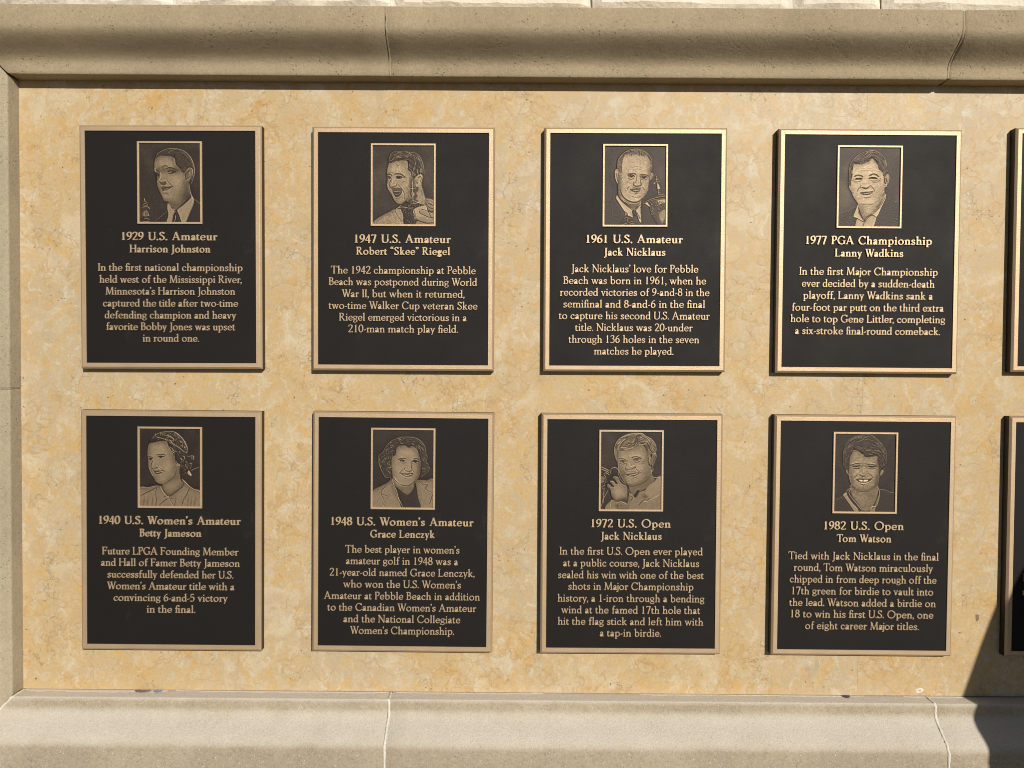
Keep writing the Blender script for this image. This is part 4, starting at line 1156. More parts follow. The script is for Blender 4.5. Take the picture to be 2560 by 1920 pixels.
def p1948():
    e = Etch(92, 88, 1232, 1540, 0.125, 6)
    e.F('88,1260 250,1150 380,1080 460,990 500,1060 560,1300 660,1540 60,1600', .53, 1, .5, grain=.07, halo=.5); e.F('880,1080 950,1030 1100,1035 1240,1040 1260,1600 980,1560 930,1340', .53, 1, .5, grain=.07, halo=.5)
    e.F('490,1130 600,1230 750,1310 870,1180 900,1090 940,1340 985,1560 660,1560 590,1380', .135, 1, .3, grain=.03)
    hair = '190,620 210,560 270,520 340,400 430,300 520,260 600,230 700,222 850,230 940,260 1010,320 1070,410 1085,530 1110,600 1090,690 1135,730 1120,770 1155,800 1130,860 1060,920 990,980 930,1000 640,900 460,990 400,1000 320,970 270,880 220,780'
    e.F(hair, .20, 1, .6, grain=.06, halo=.4)
    face = '590,395 540,440 520,560 460,600 442,700 452,850 470,980 490,1110 600,1220 750,1310 860,1200 880,1080 940,980 985,860 998,700 960,560 920,450 840,400 770,425 700,390'
    e.F(face, SK, 1, .8, grain=.06, halo=.35)
    e.HAIR('190,620 270,520 340,400 430,300 600,230 640,390 540,440 520,560 450,600 440,700 440,800 460,990 320,970 220,780', ['540,420 420,440 330,560', '600,280 450,340 330,470', '240,560 280,640 240,720', '400,620 360,720 400,800', '260,760 320,840 300,940', '400,860 420,940'], 170, 10, .09, .56, 70, .8, .9)
    e.HAIR('600,230 850,230 1010,320 1085,530 1110,600 1135,730 1155,800 1060,920 960,980 990,860 1000,700 960,560 900,430 780,430 620,390', ['620,340 740,300 860,300', '820,330 940,400 1020,540', '1000,600 1050,700 1030,800', '1060,620 1100,700', '1020,840 1100,820', '640,260 800,250 950,290'], 150, 9, .10, .46, 80, .8, .6)
    e.LINES(8, .60, '190,640 208,560 272,520 342,400 432,302 522,262 602,232 702,224 852,232 942,262 1012,322 1072,412 1087,530 1112,600 1090,690 1137,732', '1120,770 1155,800 1130,860 1060,920 990,980', '190,640 222,780 272,880 322,970 400,985')
    e.G(720, 520, 150, 80, .06); e.G(600, 820, 80, 80, .06); e.G(960, 760, 40, 200, -.14); e.G(700, 1180, 160, 60, -.10)
    e.LINES(18, .15, '560,650 620,625 720,620', '850,635 900,625 960,645')
    e.F('595,665 640,650 690,665 680,690 620,690', .28, 1); e.F('830,680 880,655 940,675 950,700 870,705', .28, 1)
    e.LINES(11, .08, '585,660 640,646 700,672', '815,690 880,655 955,690'); e.G(655, 668, 20, 20, -.3); e.G(890, 682, 20, 20, -.3); e.LINES(8, .85, '615,680 635,684', '672,684 690,680', '850,698 870,700', '910,700 930,700', '650,660 656,662'); e.LINES(9, .3, '600,705 660,715 710,695', '820,720 880,728 950,712', a=.6)
    e.LINES(15, .72, '770,680 770,760 760,810'); e.LINES(13, .18, '805,690 815,760 825,830', '690,830 720,855 770,870 830,840', '685,800 690,830'); e.LINES(9, .8, '700,830 730,825', '800,800 805,830')
    e.LINES(12, .22, '660,820 610,880 590,910', '840,840 870,890', a=.8)
    e.F('600,895 680,915 760,910 860,905 820,955 740,970 670,950', .28, 1); e.LINES(22, .86, '660,928 740,938 820,918'); e.LINES(6, .3, '700,920 702,950', '740,924 742,952', '780,920 782,945', a=.7); e.LINES(14, .68, '650,960 740,995 820,970'); e.LINES(13, .34, '690,1000 760,1010', a=.7)
    e.LINES(16, .17, '470,990 540,1060 640,1120 740,1135 840,1090 930,990', a=.75); e.LINES(11, .72, '480,960 560,1060 640,1108'); e.LINES(10, .7, '985,860 950,960 890,1050')
    e.LINES(9, .10, '490,1115 600,1222 755,1312 865,1200 885,1095'); e.LINES(11, .86, '455,1000 485,1110 540,1230 580,1370 660,1530'); e.LINES(9, .16, '900,1090 935,1330 980,1535', '760,1315 700,1380')
    e.LINES(10, .16, '345,1140 250,1260 300,1400', '250,1290 380,1335', '270,1450 330,1530', '960,1035 1030,1110 1130,1105 1080,1190 1200,1250', '1215,1300 1160,1480'); e.LINES(8, .74, '345,1150 262,1250', '1040,1110 1120,1080')
    e.LINES(10, .74, '400,800 442,790', '415,780 440,760'); e.LINES(9, .3, '443,700 452,850 468,980', a=.7)
    return e

def p1972():
    e = Etch(92, 95, 1235, 1548, 0.125, 7)
    e.G(260, 450, 120, 250, .06)
    e.F('250,1600 280,1400 440,1400 600,1440 720,1280 800,1230 930,1190 1100,1020 1240,960 1260,1600', .50, 1, .45, grain=.05)
    e.F('400,600 410,700 440,850 520,1000 620,1120 640,1200 720,1300 830,1220 930,1180 1120,1020 1060,930 1050,800 1000,720 900,900', .42, 1, .5, grain=.06)
    face = '420,430 405,520 412,640 420,760 450,860 500,960 560,1050 620,1110 700,1115 800,1090 900,1050 1000,960 1050,900 1055,760 1000,740 980,560 950,440 880,350 780,370 640,440 480,460'
    e.F(face, SK - .02, 1, .75, grain=.10, halo=.35)
    e.G(640, 520, 200, 60, .05); e.G(930, 850, 90, 180, -.08); e.G(520, 880, 50, 120, -.10); e.G(820, 780, 100, 70, .06); e.G(560, 760, 60, 50, .05)
    hair = '345,480 340,420 380,300 460,210 580,150 720,125 860,125 940,180 1040,230 1120,340 1135,460 1100,520 1010,520 980,640 1000,740 1060,740 1080,640 1130,500 1060,450 960,420 900,340 780,370 640,440 520,465 420,450 400,520 405,640 360,560'
    hair = '345,480 340,420 380,300 460,210 580,150 720,125 860,125 940,180 1040,230 1120,340 1135,460 1110,560 1040,520 1060,700 1010,745 985,640 950,440 900,345 780,372 640,440 520,465 425,445 405,520 408,650 365,570'
    e.F(hair, .44, 1, 1.0, grain=.06)
    e.HAIR(hair, ['370,460 420,320 560,200 720,160', '440,420 560,400 700,330 820,200', '560,430 700,380 800,300 930,260', '860,160 940,220', '960,260 1020,380 1080,460', '960,330 1000,440 1050,500', '1000,540 1020,640 1010,720', '370,520 390,590'], 230, 11, .16, .74, 130)
    e.LINES(9, .74, '408,650 362,560 342,430 382,300 462,210 582,150 722,127 862,128 942,182 1042,232 1122,342 1137,460'); e.LINES(14, .14, '440,400 500,300 600,220', '700,330 760,220 740,180', '820,330 940,290', '960,300 1000,400', '930,420 970,480')
    e.LINES(12, .76, '530,440 640,410 720,370 760,300', '800,340 900,330 955,260', '420,430 430,360 480,290')
    e.F('1060,520 1110,490 1135,520 1110,620 1070,740 1050,680', .46, 1, .9); e.LINES(9, .7, '1070,510 1120,500 1135,560 1105,640 1075,760', '1060,720 1065,840 1090,780'); e.LINES(12, .14, '1085,540 1090,610 1065,700', '990,660 1010,740')
    e.LINES(24, .24, '425,600 500,600 570,640', '660,590 740,560 820,585 850,600'); e.LINES(10, .66, '440,590 500,585', '700,560 800,540 860,550')
    e.F('450,650 500,635 550,655 540,680 480,682', .40, 1); e.F('705,625 760,595 820,610 830,630 770,652 720,650', .42, 1)
    e.LINES(11, .10, '440,650 500,632 560,655', '690,625 755,592 840,612', '450,690 500,705 560,690', '710,660 770,668 830,645'); e.G(505, 656, 22, 20, -.3); e.G(765, 618, 22, 20, -.28); e.LINES(8, .84, '470,668 485,672', '530,668 545,664', '730,640 745,644', '795,636 815,628', '500,648 506,650', '758,608 766,610')
    e.LINES(10, .26, '590,640 570,720 555,790', '580,650 560,660', '860,660 960,640', '870,690 970,680', a=.6); e.LINES(15, .74, '620,690 640,740 700,760', '690,730 730,735')
    e.F('555,790 620,820 690,805 740,780 735,760 690,790 640,810', .33, 1); e.LINES(12, .22, '550,770 560,800 600,830', '735,740 745,780', '750,790 820,850 860,870', '540,860 520,900')
    e.LINES(18, .28, '600,850 680,850 760,850', a=.6)
    e.F('560,905 640,890 740,875 825,865 790,905 700,940 620,935', .27, 1); e.LINES(18, .86, '615,912 690,900 790,876'); e.LINES(13, .70, '590,935 690,945 790,910 825,880'); e.LINES(18, .32, '620,960 700,965 760,945', a=.6); e.G(680, 1040, 100, 40, .05)
    e.LINES(14, .2, '560,1050 620,1112 720,1118 860,1075 980,985', a=.7); e.LINES(9, .76, '412,650 425,780 460,900 530,1020 580,1090')
    # neck, collar
    e.LINES(11, .12, '1060,930 1110,1010 1000,1120 860,1205', '930,1195 990,1300 1000,1370', '1130,1020 930,1180', '720,1330 800,1230 930,1190', '600,1160 620,1250 600,1400', '1000,1360 1210,1240', '800,1480 900,1380 1000,1380'); e.F('720,1300 790,1200 830,1215 760,1330', .12, 1)
    e.LINES(9, .80, '1050,800 1055,890 1090,945 1215,945', '620,1170 630,1260 600,1400', '940,1190 1000,1340', '640,1280 700,1300 715,1350', '900,1400 980,1390 1210,1270', '280,1530 285,1420 310,1370'); e.F('940,1190 1100,1040 1235,965 1240,1230 1000,1350', .55, 1, .6, grain=.04)
    e.F('640,1260 710,1300 690,1400 640,1480 600,1440', .5, 1, .6); e.LINES(12, .2, '650,1300 690,1330 660,1400', '380,1460 420,1540', '640,1480 560,1440'); e.G(930, 1310, 50, 40, -.18)
    # trophy handle and hand
    e.F('200,1000 280,860 290,790 350,765 410,790 425,860 400,940 330,950 260,1030 240,1120', .07, 1, .5)
    e.LINES(13, .74, '95,760 180,790 260,840', '255,900 280,860 285,800 340,765 400,785 430,850 415,930', '150,880 200,870 250,910', '150,900 190,960 185,1060', '95,800 190,830 250,870', '100,1060 160,1020', '110,1130 170,1100', '160,1150 150,1260 150,1440', '240,1180 180,1290 160,1330', '110,1500 140,1340'); e.F('100,960 160,950 170,1010 100,1060', .5, 1, .5, a=.8); e.SPECK('95,790 200,840 180,1300 100,1480', 40, .1, .6, 12)
    hand = '215,1095 250,1085 300,1130 340,1120 280,1060 265,1030 320,1020 380,1080 410,1070 360,1000 320,965 350,935 430,960 480,1060 560,1100 600,1140 605,1250 590,1420 470,1400 370,1390 300,1300 280,1200 220,1140'
    e.F(hand, .55, 1, 1.1, grain=.07, halo=.5)
    e.LINES(12, .11, '270,1065 300,1120 345,1125', '325,1000 370,1030 410,1078', '240,1090 290,1130', '430,880 450,960 500,1060 570,1100'); e.LINES(9, .78, '215,1100 250,1090 290,1130', '268,1035 320,1025 370,1070', '325,962 350,940 425,965', '430,900 470,990 560,1090')
    e.G(420, 1230, 70, 100, .04); e.G(530, 1370, 80, 50, -.2); e.F('380,1440 480,1400 600,1450 640,1520 560,1600 420,1560', .44, 1, .9, grain=.08); e.LINES(10, .12, '370,1400 450,1410 520,1440 600,1440', '400,1450 430,1530'); e.LINES(9, .7, '390,1440 470,1400', '480,1420 580,1445')
    return e

def p1982():
    e = Etch(120, 92, 1250, 1548, 0.11, 8)
    e.F('100,1360 200,1320 290,1260 400,1130 900,1080 980,1130 1080,1150 1180,1190 1260,1195 1280,1640 60,1640', .145, 2, .3, grain=.03)
    e.LINES(7, .50, '965,1130 1060,1140 1180,1188 1240,1192'); e.LINES(7, .3, '190,1330 290,1275')
    neck = '440,1040 430,1150 470,1280 560,1400 660,1530 800,1530 880,1400 940,1250 930,1060 700,1000'
    e.F(neck, .47, 2, .5, grain=.12); e.G(640, 1300, 160, 100, .05); e.G(800, 1250, 120, 60, -.06)
    face = '440,420 400,560 392,700 385,800 400,940 440,1050 500,1130 600,1170 720,1165 850,1130 920,1050 950,920 970,780 950,640 910,500 800,500 640,480 560,400'
    e.F(face, SK - .01, 1, .75, grain=.15, halo=.4)
    hair = '380,840 330,760 290,690 272,560 280,420 320,310 400,215 500,160 600,140 700,105 800,115 880,170 960,240 1040,350 1085,450 1085,560 1080,680 1040,720 1020,800 965,860 950,720 920,600 915,510 800,530 740,545 690,530 640,470 560,430 480,400 440,470 400,570 395,700'
    e.F(hair, .20, 1, 1.0, grain=.05, halo=.2)
    e.HAIR(hair, ['310,640 320,480 380,340 480,230', '480,380 600,300 720,160', '560,400 680,440 820,480', '620,340 760,400 920,450', '700,200 840,260 960,360 1050,480', '820,160 940,260 1040,380', '960,520 1010,600 1000,700', '340,720 350,560 420,420', '600,420 640,480 690,520'], 330, 8, .08, .50, 100, .8, .45)
    e.LINES(7, .55, '380,840 330,760 288,690 272,560 282,420 322,312 402,217 500,162', '700,107 800,117 880,172 960,242 1040,352 1086,450 1080,560 1084,660')
    e.LINES(9, .14, '560,470 580,500', '660,450 690,530', '740,490 760,540', '620,410 650,480', '800,520 860,520')
    e.F('335,780 370,790 385,850 360,840', .5, 1, .8); e.F('990,800 1030,770 1020,830 970,870', .55, 1, .8); e.LINES(8, .72, '335,760 350,830 380,860', '1045,720 1025,820 970,880')
    e.G(520, 700, 110, 50, -.16); e.G(810, 690, 110, 50, -.16)
    e.LINES(24, .17, '430,690 500,655 590,660', '720,675 800,660 890,685'); e.LINES(15, .12, '450,700 530,705 600,690', '740,705 820,712 900,700', '480,740 540,750 590,735', '760,740 820,750 870,735'); e.LINES(9, .78, '420,710 470,725', '490,725 560,728', '760,728 830,730', '430,660 500,640', '780,650 880,655')
    e.LINES(20, .11, '455,708 530,700 598,694', '742,702 820,706 898,700'); e.G(525, 708, 26, 12, -.3); e.G(815, 710, 26, 12, -.3)
    e.LINES(10, .3, '560,640 640,655 740,650', '640,660 650,690', a=.6); e.LINES(18, .76, '665,700 660,780 655,820', '580,830 590,810', '720,830 735,810')
    e.F('580,855 620,870 660,885 720,870 735,850 700,885 660,905 610,885', .30, 1); e.LINES(13, .24, '545,850 520,890 490,920', '760,830 820,890 850,920', '600,800 570,840', '735,800 750,840', a=.75); e.G(655, 900, 60, 20, -.12)
    e.F('530,945 620,940 720,945 830,935 780,985 700,1012 610,1010 560,985', .24, 1); e.F('575,958 650,962 648,995 600,990', .84, 1); e.F('668,962 750,958 735,990 670,998', .84, 1)
    e.LINES(13, .80, '550,985 620,1018 700,1018 780,985 815,950'); e.LINES(20, .26, '600,1035 660,1045 730,1030', a=.75); e.LINES(14, .3, '640,1060 690,1062', a=.5); e.G(540, 800, 60, 50, .06); e.G(830, 800, 60, 50, .06); e.G(450, 980, 40, 100, -.12); e.G(900, 960, 40, 120, -.12)
    e.LINES(18, .20, '460,1080 510,1130', '880,1080 920,1050', '600,1175 700,1180 800,1160', a=.5); e.LINES(8, .72, '385,860 410,960 440,1050 445,1090', '960,880 940,980 920,1080'); e.LINES(8, .05, '376,880 400,970 430,1060')
    # v-neck collar
    e.LINES(16, .12, '430,1130 410,1220 480,1330 570,1440 650,1530', '950,1150 945,1240 900,1380 870,1440'); e.LINES(15, .78, '440,1115 395,1190 440,1280 540,1400 655,1540', '930,1090 965,1180 940,1300 880,1440')
    e.F('290,1250 350,1200 380,1260 470,1390 580,1510 570,1600 500,1540 400,1400 320,1290', .56, 1, .6, grain=.05); e.LINES(9, .75, '350,1200 370,1150 440,1105', '285,1250 350,1215', '360,1270 450,1400 560,1510'); e.LINES(9, .09, '375,1230 450,1350 560,1470')
    e.F('800,1500 830,1450 900,1440 960,1300 940,1400 900,1500 880,1580 800,1580', .48, 1, .6); e.LINES(9, .78, '805,1520 830,1460 900,1450', '970,1230 950,1330 915,1440'); e.LINES(9, .12, '830,1500 870,1470 905,1475')
    return e

def portrait_mesh(fn, parent, cx, cz, w, h, y0):
    e = fn()
    n1 = e.soft(4); n2 = e.soft(2)
    e.t = e.t + np.clip((e.t - 0.3) * 2, 0, 1) * (0.022 * np.clip(n1, -2, 2) + 0.010 * np.clip(n2, -2, 2))
    t = e.t + 0.45 * (e.t - e.blur(e.t, 3))
    t = np.clip(t, 0.02, 0.98)
    hh = e.blur(e.h, 2) * 0.0010 + (t - e.blur(t, 4)) * 0.0016 + t * 0.0005
    X = np.linspace(cx - w / 2, cx + w / 2, PW)[None, :].repeat(PH, 0); Z = np.linspace(cz + h / 2, cz - h / 2, PH)[:, None].repeat(PW, 1)
    V = np.stack([X, -(y0 + np.maximum(0, hh)), Z], 2).reshape(-1, 3)
    idx = np.arange(PW * PH).reshape(PH, PW)
    Fq = np.stack([idx[:-1, :-1], idx[1:, :-1], idx[1:, 1:], idx[:-1, 1:]], 2).reshape(-1, 4)
    me = bpy.data.meshes.new('portrait')
    me.vertices.add(len(V)); me.vertices.foreach_set('co', V.ravel())
    me.loops.add(Fq.size); me.loops.foreach_set('vertex_index', Fq.ravel())
    me.polygons.add(len(Fq)); me.polygons.foreach_set('loop_start', np.arange(0, Fq.size, 4)); me.polygons.foreach_set('loop_total', np.full(len(Fq), 4))
    me.update(calc_edges=True)
    me.polygons.foreach_set('use_smooth', [True] * len(Fq))
    at = me.attributes.new('polish', 'FLOAT', 'POINT'); at.data.foreach_set('value', t.ravel())
    me.materials.append(M_PORT)
    o = bpy.data.objects.new('portrait', me); col.objects.link(o); o.parent = parent
    return o

# ---------------------------------------------------------------- bronze plaques
FW, FH = 0.4300, 0.5836
HX, HZ = FW / 2 + 0.015, FH / 2 + 0.015
YB, YF, YR = 0.0205, 0.0232, 0.0260          # slab front, dark field, rim front

def ring(name, sections, mat, parent):
    """closed moulding: list of (half width, half height, depth)"""
    V, F = [], []
    for hx, hz, y in sections:
        V += [(-hx, -y, hz), (hx, -y, hz), (hx, -y, -hz), (-hx, -y, -hz)]
    n = len(sections)
    for i in range(n):
        j = (i + 1) % n
        for k in range(4):
            q = (k + 1) % 4
            F.append((i * 4 + k, i * 4 + q, j * 4 + q, j * 4 + k))
    o = mesh_obj(name, V, F, mat, parent)
    bm = bmesh.new(); bm.from_mesh(o.data); bmesh.ops.recalc_face_normals(bm, faces=bm.faces[:]); bm.to_mesh(o.data); bm.free()
    return o

proto = empty('plaque')
v, f = box(-HX, HX, -YB, 0.0, -HZ, HZ)
P_SLAB = mesh_obj('slab', v, f, M_EDGE, proto)
ix, iz = FW / 2, FH / 2
P_RIM = ring('rim', [(HX - 0.0003, HZ - 0.0003, 0.0195), (HX - 0.0002, HZ - 0.0002, YB + 0.0006), (HX - 0.0046, HZ - 0.0046, YR - 0.0003), (HX - 0.0052, HZ - 0.0052, YR), (ix + 0.0005, iz + 0.0005, YR), (ix, iz, YR - 0.0005), (ix, iz, 0.0195)], M_BRONZE, proto)
v, f = box(-ix - 0.0006, ix + 0.0006, -YF, -0.020, -iz - 0.0006, iz + 0.0006)
P_FIELD = mesh_obj('field', v, f, M_FIELD, proto)
FRW, FRH = 0.1638, 0.2074
fx, fz = FRW / 2, FRH / 2
P_FRAME = ring('portrait_frame', [(fx, fz, YF - 0.001), (fx, fz, YR + 0.0002), (fx - 0.0008, fz - 0.0008, YR + 0.001), (fx - 0.0045, fz - 0.0045, YR + 0.001), (fx - 0.0052, fz - 0.0052, YR + 0.0004), (fx - 0.0052, fz - 0.0052, YF - 0.001)], M_BRONZE, proto)

def clone(src, parent, loc=None):
    o = src.copy(); col.objects.link(o); o.parent = parent
    if loc: o.location = loc
    return o

def plaque(first, x, z, rot, label, fr, fn, head, name, body):
    if first:
        root = proto; fo = P_FRAME
    else:
        root = empty('plaque')
        for s in (P_SLAB, P_RIM, P_FIELD): clone(s, root)
        fo = clone(P_FRAME, root) if fn else None
    root.location = (x, 0, z)
    root.rotation_euler = (0, -rot, 0)
    tag(root, label, 'plaque', 'bronze plaques in two rows on the golden limestone')
    if fn:
        fo.location = (fr[0] / 1000, 0, fr[1] / 1000)
        portrait_mesh(fn, root, fr[0] / 1000, fr[1] / 1000, FRW - 0.0096, FRH - 0.0096, YF + 0.0002)
    if head:
        text_block('heading', head, FONT_BOLD, 20.6, root, YF - 0.0006, YF + 0.0036, 44)
        text_block('name_line', name, FONT_BOLD, 19.3, root, YF - 0.0006, YF + 0.0036, 37)
    if body: text_block('inscription', body, FONT_TEXT, 19.3, root, YF - 0.0006, YF + 0.0034)
    return root

DATA = [
    (0.0003, -0.0002, 0.00382, 'bronze plaque headed 1929, portrait of man in suit and tie with small trophy finial', (-1.2, 162.1), p1929,
     [("1929 U.S. Amateur",-122.4,119.0,17.7),], [("Harrison Johnston",-103.2,100.8,-13.1),],
     [("In the first national championship",-183.4,181.5,-59.8), ("held west of the Mississippi River,",-180.1,179.3,-89.8), ("Minnesota’s Harrison Johnston",-164.8,162.6,-119.5), ("captured the title after two-time",-171.6,169.6,-149.6), ("defending champion and heavy",-167.5,165.0,-179.6), ("favorite Bobby Jones was upset",-163.5,162.4,-209.0), ("in round one.",-71.8,70.4,-237.9),]),
    (0.5875, -0.001, 0.00137, 'bronze plaque headed 1947, portrait of laughing man with moustache holding a trophy', (-0.2, 161.2), p1947,
     [("1947 U.S. Amateur",-121.9,120.3,15.6),], [("Robert “Skee” Riegel",-118.3,118.4,-14.4),],
     [("The 1942 championship at Pebble",-182.3,183.0,-62.1), ("Beach was postponed during World",-187.6,186.7,-91.4), ("War II, but when it returned,",-154.7,155.4,-121.5), ("two-time Walker Cup veteran Skee",-187.7,187.8,-151.2), ("Riegel emerged victorious in a",-161.6,160.8,-180.6), ("210-man match play field.",-138.2,139.1,-210.0),]),
    (1.1723, 0.0008, 0.00264, 'bronze plaque headed 1961, portrait of short-haired man in suit between two trophies', (-1.1, 161.6), p1961,
     [("1961 U.S. Amateur",-122.9,120.0,17.2),], [("Jack Nicklaus",-78.5,76.2,-14.4),],
     [("Jack Nicklaus’ love for Pebble",-160.4,159.0,-56.5), ("Beach was born in 1961, when he",-180.7,179.0,-86.1), ("recorded victories of 9-and-8 in the",-188.9,187.8,-115.5), ("semifinal and 8-and-6 in the final",-180.2,177.3,-145.2), ("to capture his second U.S. Amateur",-191.3,189.4,-174.5), ("title. Nicklaus was 20-under",-150.1,146.7,-204.3), ("through 136 holes in the seven",-166.3,163.2,-234.1), ("matches he played.",-102.1,98.7,-263.6),]),
    (1.7604, 0.0005, -0.0011, 'bronze plaque headed 1977, portrait of man in open collar and tweed jacket', (-1.1, 162.0), p1977,
     [("1977 PGA Championship",-158.7,157.6,17.9),], [("Lanny Wadkins",-85.7,86.3,-12.8),],
     [("In the first Major Championship",-174.1,173.8,-59.3), ("ever decided by a sudden-death",-167.2,166.5,-89.4), ("playoff, Lanny Wadkins sank a",-163.4,162.8,-119.5), ("four-foot par putt on the third extra",-190.9,190.7,-149.6), ("hole to top Gene Littler, completing",-194.4,195.0,-178.6), ("a six-stroke final-round comeback.",-182.7,182.9,-208.7),]),
    (-0.0013, -0.7193, -0.00151, 'bronze plaque headed 1940, portrait of smiling woman in knitted cap and bow blouse', (-2.1, 161.8), p1940,
     [("1940 U.S. Women’s Amateur",-182.3,178.6,16.9),], [("Betty Jameson",-79.7,77.8,-14.4),],
     [("Future LPGA Founding Member",-175.1,172.5,-61.2), ("and Hall of Famer Betty Jameson",-177.9,175.4,-90.5), ("successfully defended her U.S.",-161.4,159.3,-120.6), ("Women’s Amateur title with a",-162.6,161.9,-150.4), ("convincing 6-and-5 victory",-146.0,144.9,-180.2), ("in the final.",-61.7,62.1,-209.6),]),
    (0.5889, -0.719, -0.00299, 'bronze plaque headed 1948, portrait of woman with curled hair and light jacket', (-0.2, 162.6), p1948,
     [("1948 U.S. Women’s Amateur",-181.8,180.2,17.8),], [("Grace Lenczyk",-82.4,81.5,-13.1),],
     [("The best player in women’s",-145.9,144.7,-52.4), ("amateur golf in 1948 was a",-144.0,141.3,-82.0), ("21-year-old named Grace Lenczyk,",-185.2,183.8,-111.6), ("who won the U.S. Women’s",-150.4,149.2,-141.6), ("Amateur at Pebble Beach in addition",-199.7,197.7,-171.7), ("to the Canadian Women’s Amateur",-190.5,189.0,-201.3), ("and the National Collegiate",-149.6,148.3,-230.9), ("Women’s Championship.",-132.3,132.8,-260.5),]),
    (1.1702, -0.7193, 0.00142, 'bronze plaque headed 1972, portrait of fair-haired man raising a trophy handle', (-1.8, 162.2), p1972,
     [("1972 U.S. Open",-101.8,99.7,18.0),], [("Jack Nicklaus",-77.7,76.9,-13.3),],
     [("In the first U.S. Open ever played",-182.0,181.7,-52.3), ("at a public course, Jack Nicklaus",-172.9,172.6,-82.4), ("sealed his win with one of the best",-185.7,185.0,-112.9), ("shots in Major Championship",-159.3,158.9,-142.2), ("history, a 1-iron through a bending",-186.3,187.2,-172.8), ("wind at the famed 17th hole that",-176.8,176.9,-202.6), ("hit the flag stick and left him with",-185.6,184.8,-232.0), ("a tap-in birdie.",-78.3,77.9,-261.4),]),
    (1.7601, -0.7195, -0.00234, 'bronze plaque headed 1982, portrait of dark-haired man grinning in striped V-neck', (0.4, 161.1), p1982,
     [("1982 U.S. Open",-101.1,100.6,16.7),], [("Tom Watson",-69.1,69.7,-15.0),],
     [("Tied with Jack Nicklaus in the final",-190.7,190.8,-60.2), ("round, Tom Watson miraculously",-176.4,176.9,-89.9), ("chipped in from deep rough off the",-186.0,186.4,-119.6), ("17th green for birdie to vault into",-179.4,178.9,-149.8), ("the lead. Watson added a birdie on",-186.1,186.0,-179.5), ("18 to win his first U.S. Open, one",-181.2,180.5,-208.9), ("of eight career Major titles.",-144.6,144.4,-238.7),]),
]
for i, d in enumerate(DATA): plaque(i == 0, *d)
# the fifth column runs out of the picture: only its left edge and a few letters show
plaque(False, 2.3555, 0.0065, 0.0, 'plaque in the upper row cut off by the right edge, only its left rim showing', None, None, None, None, None)
last = plaque(False, 2.3555, -0.7190, 0.0, 'plaque in the lower row half in shadow at the right edge, three letters showing', None, None, None, None, None)
for ln in (('F', -189, -177, -112.0), ('n', -190, -176, -148), ('f', -183, -174, -204)):
    text_block('letter', [ln], FONT_TEXT, 19.3, last, YF - 0.0006, YF + 0.0034)

# bring the whole wall to real size
for o in list(scn.objects):
    if o.parent is None and o.type in ('MESH', 'EMPTY'):
        o.location = o.location * SCALE
        o.scale = (SCALE, SCALE, SCALE)
bpy.context.view_layer.update()

# ---------------------------------------------------------------- the person beside the wall whose shadow falls on the last plaques
GZ = -2.49 * SCALE
def skin(name, chains, mat, parent=None, sub=1):
    """chains: list of point lists (x, y, z, radius); chains sharing a point are joined"""
    vid, V, E, Rr = {}, [], [], []
    for ch in chains:
        prev = None
        for x, y, z, r in ch:
            key = (round(x, 4), round(y, 4), round(z, 4))
            if key not in vid:
                vid[key] = len(V); V.append((x, y, z + GZ)); Rr.append(r)
            if prev is not None and prev != vid[key]: E.append((prev, vid[key]))
            prev = vid[key]
    me = bpy.data.meshes.new(name)
    me.from_pydata(V, E, [])
    o = bpy.data.objects.new(name, me); col.objects.link(o)
    if parent: o.parent = parent
    md = o.modifiers.new('Skin', 'SKIN')
    lay = me.skin_vertices[0].data
    for i, r in enumerate(Rr):
        lay[i].radius = r if isinstance(r, tuple) else (r, r)
        lay[i].use_root = (i == 0)
    md.use_smooth_shade = True
    s = o.modifiers.new('Subdivision', 'SUBSURF'); s.levels = sub; s.render_levels = sub + 1
    me.materials.append(mat)
    return o

PX, PY = 2.02, -0.70
M_SKIN = mat_plain('skin', (0.42, 0.25, 0.17), (0.50, 0.31, 0.22), 40, 0.55, 0.05)
M_JACKET = mat_plain('navy_jacket_cloth', (0.030, 0.036, 0.055), (0.048, 0.055, 0.08), 60, 0.85, 0.3)
M_TROUSER = mat_plain('grey_trouser_cloth', (0.10, 0.095, 0.085), (0.15, 0.14, 0.125), 60, 0.85, 0.3)
M_HAIR = mat_plain('brown_hair', (0.035, 0.022, 0.014), (0.07, 0.045, 0.03), 90, 0.6, 0.5)
M_SHOE = mat_plain('dark_shoe_leather', (0.02, 0.016, 0.013), (0.035, 0.028, 0.022), 60, 0.45, 0.1)
M_PHONE = mat_plain('black_glass', (0.010, 0.010, 0.012), (0.014, 0.014, 0.016), 5, 0.15, 0.0)
def fingers(hx, hy, hz, sg):
    out = []
    for k, (dz, ln) in enumerate(((0.030, 0.034), (0.010, 0.038), (-0.010, 0.036), (-0.030, 0.028))):
        b = (hx + sg * 0.014, hy + 0.020, hz + dz)
        out.append([(hx, hy, hz, (0.024, 0.036)), (*b, 0.0105), (b[0] + sg * 0.020, b[1] + 0.020, b[2] + 0.002, 0.0095), (b[0] + sg * (0.020 + ln * 0.7), b[1] + 0.016, b[2] + 0.003, 0.0085), (b[0] + sg * (0.022 + ln), b[1] + 0.004, b[2] + 0.003, 0.0075)])
    out.append([(hx, hy, hz, (0.024, 0.036)), (hx + sg * 0.010, hy - 0.018, hz + 0.026, 0.0115), (hx + sg * 0.032, hy - 0.020, hz + 0.036, 0.0100), (hx + sg * 0.052, hy - 0.014, hz + 0.040, 0.0085)])
    return out
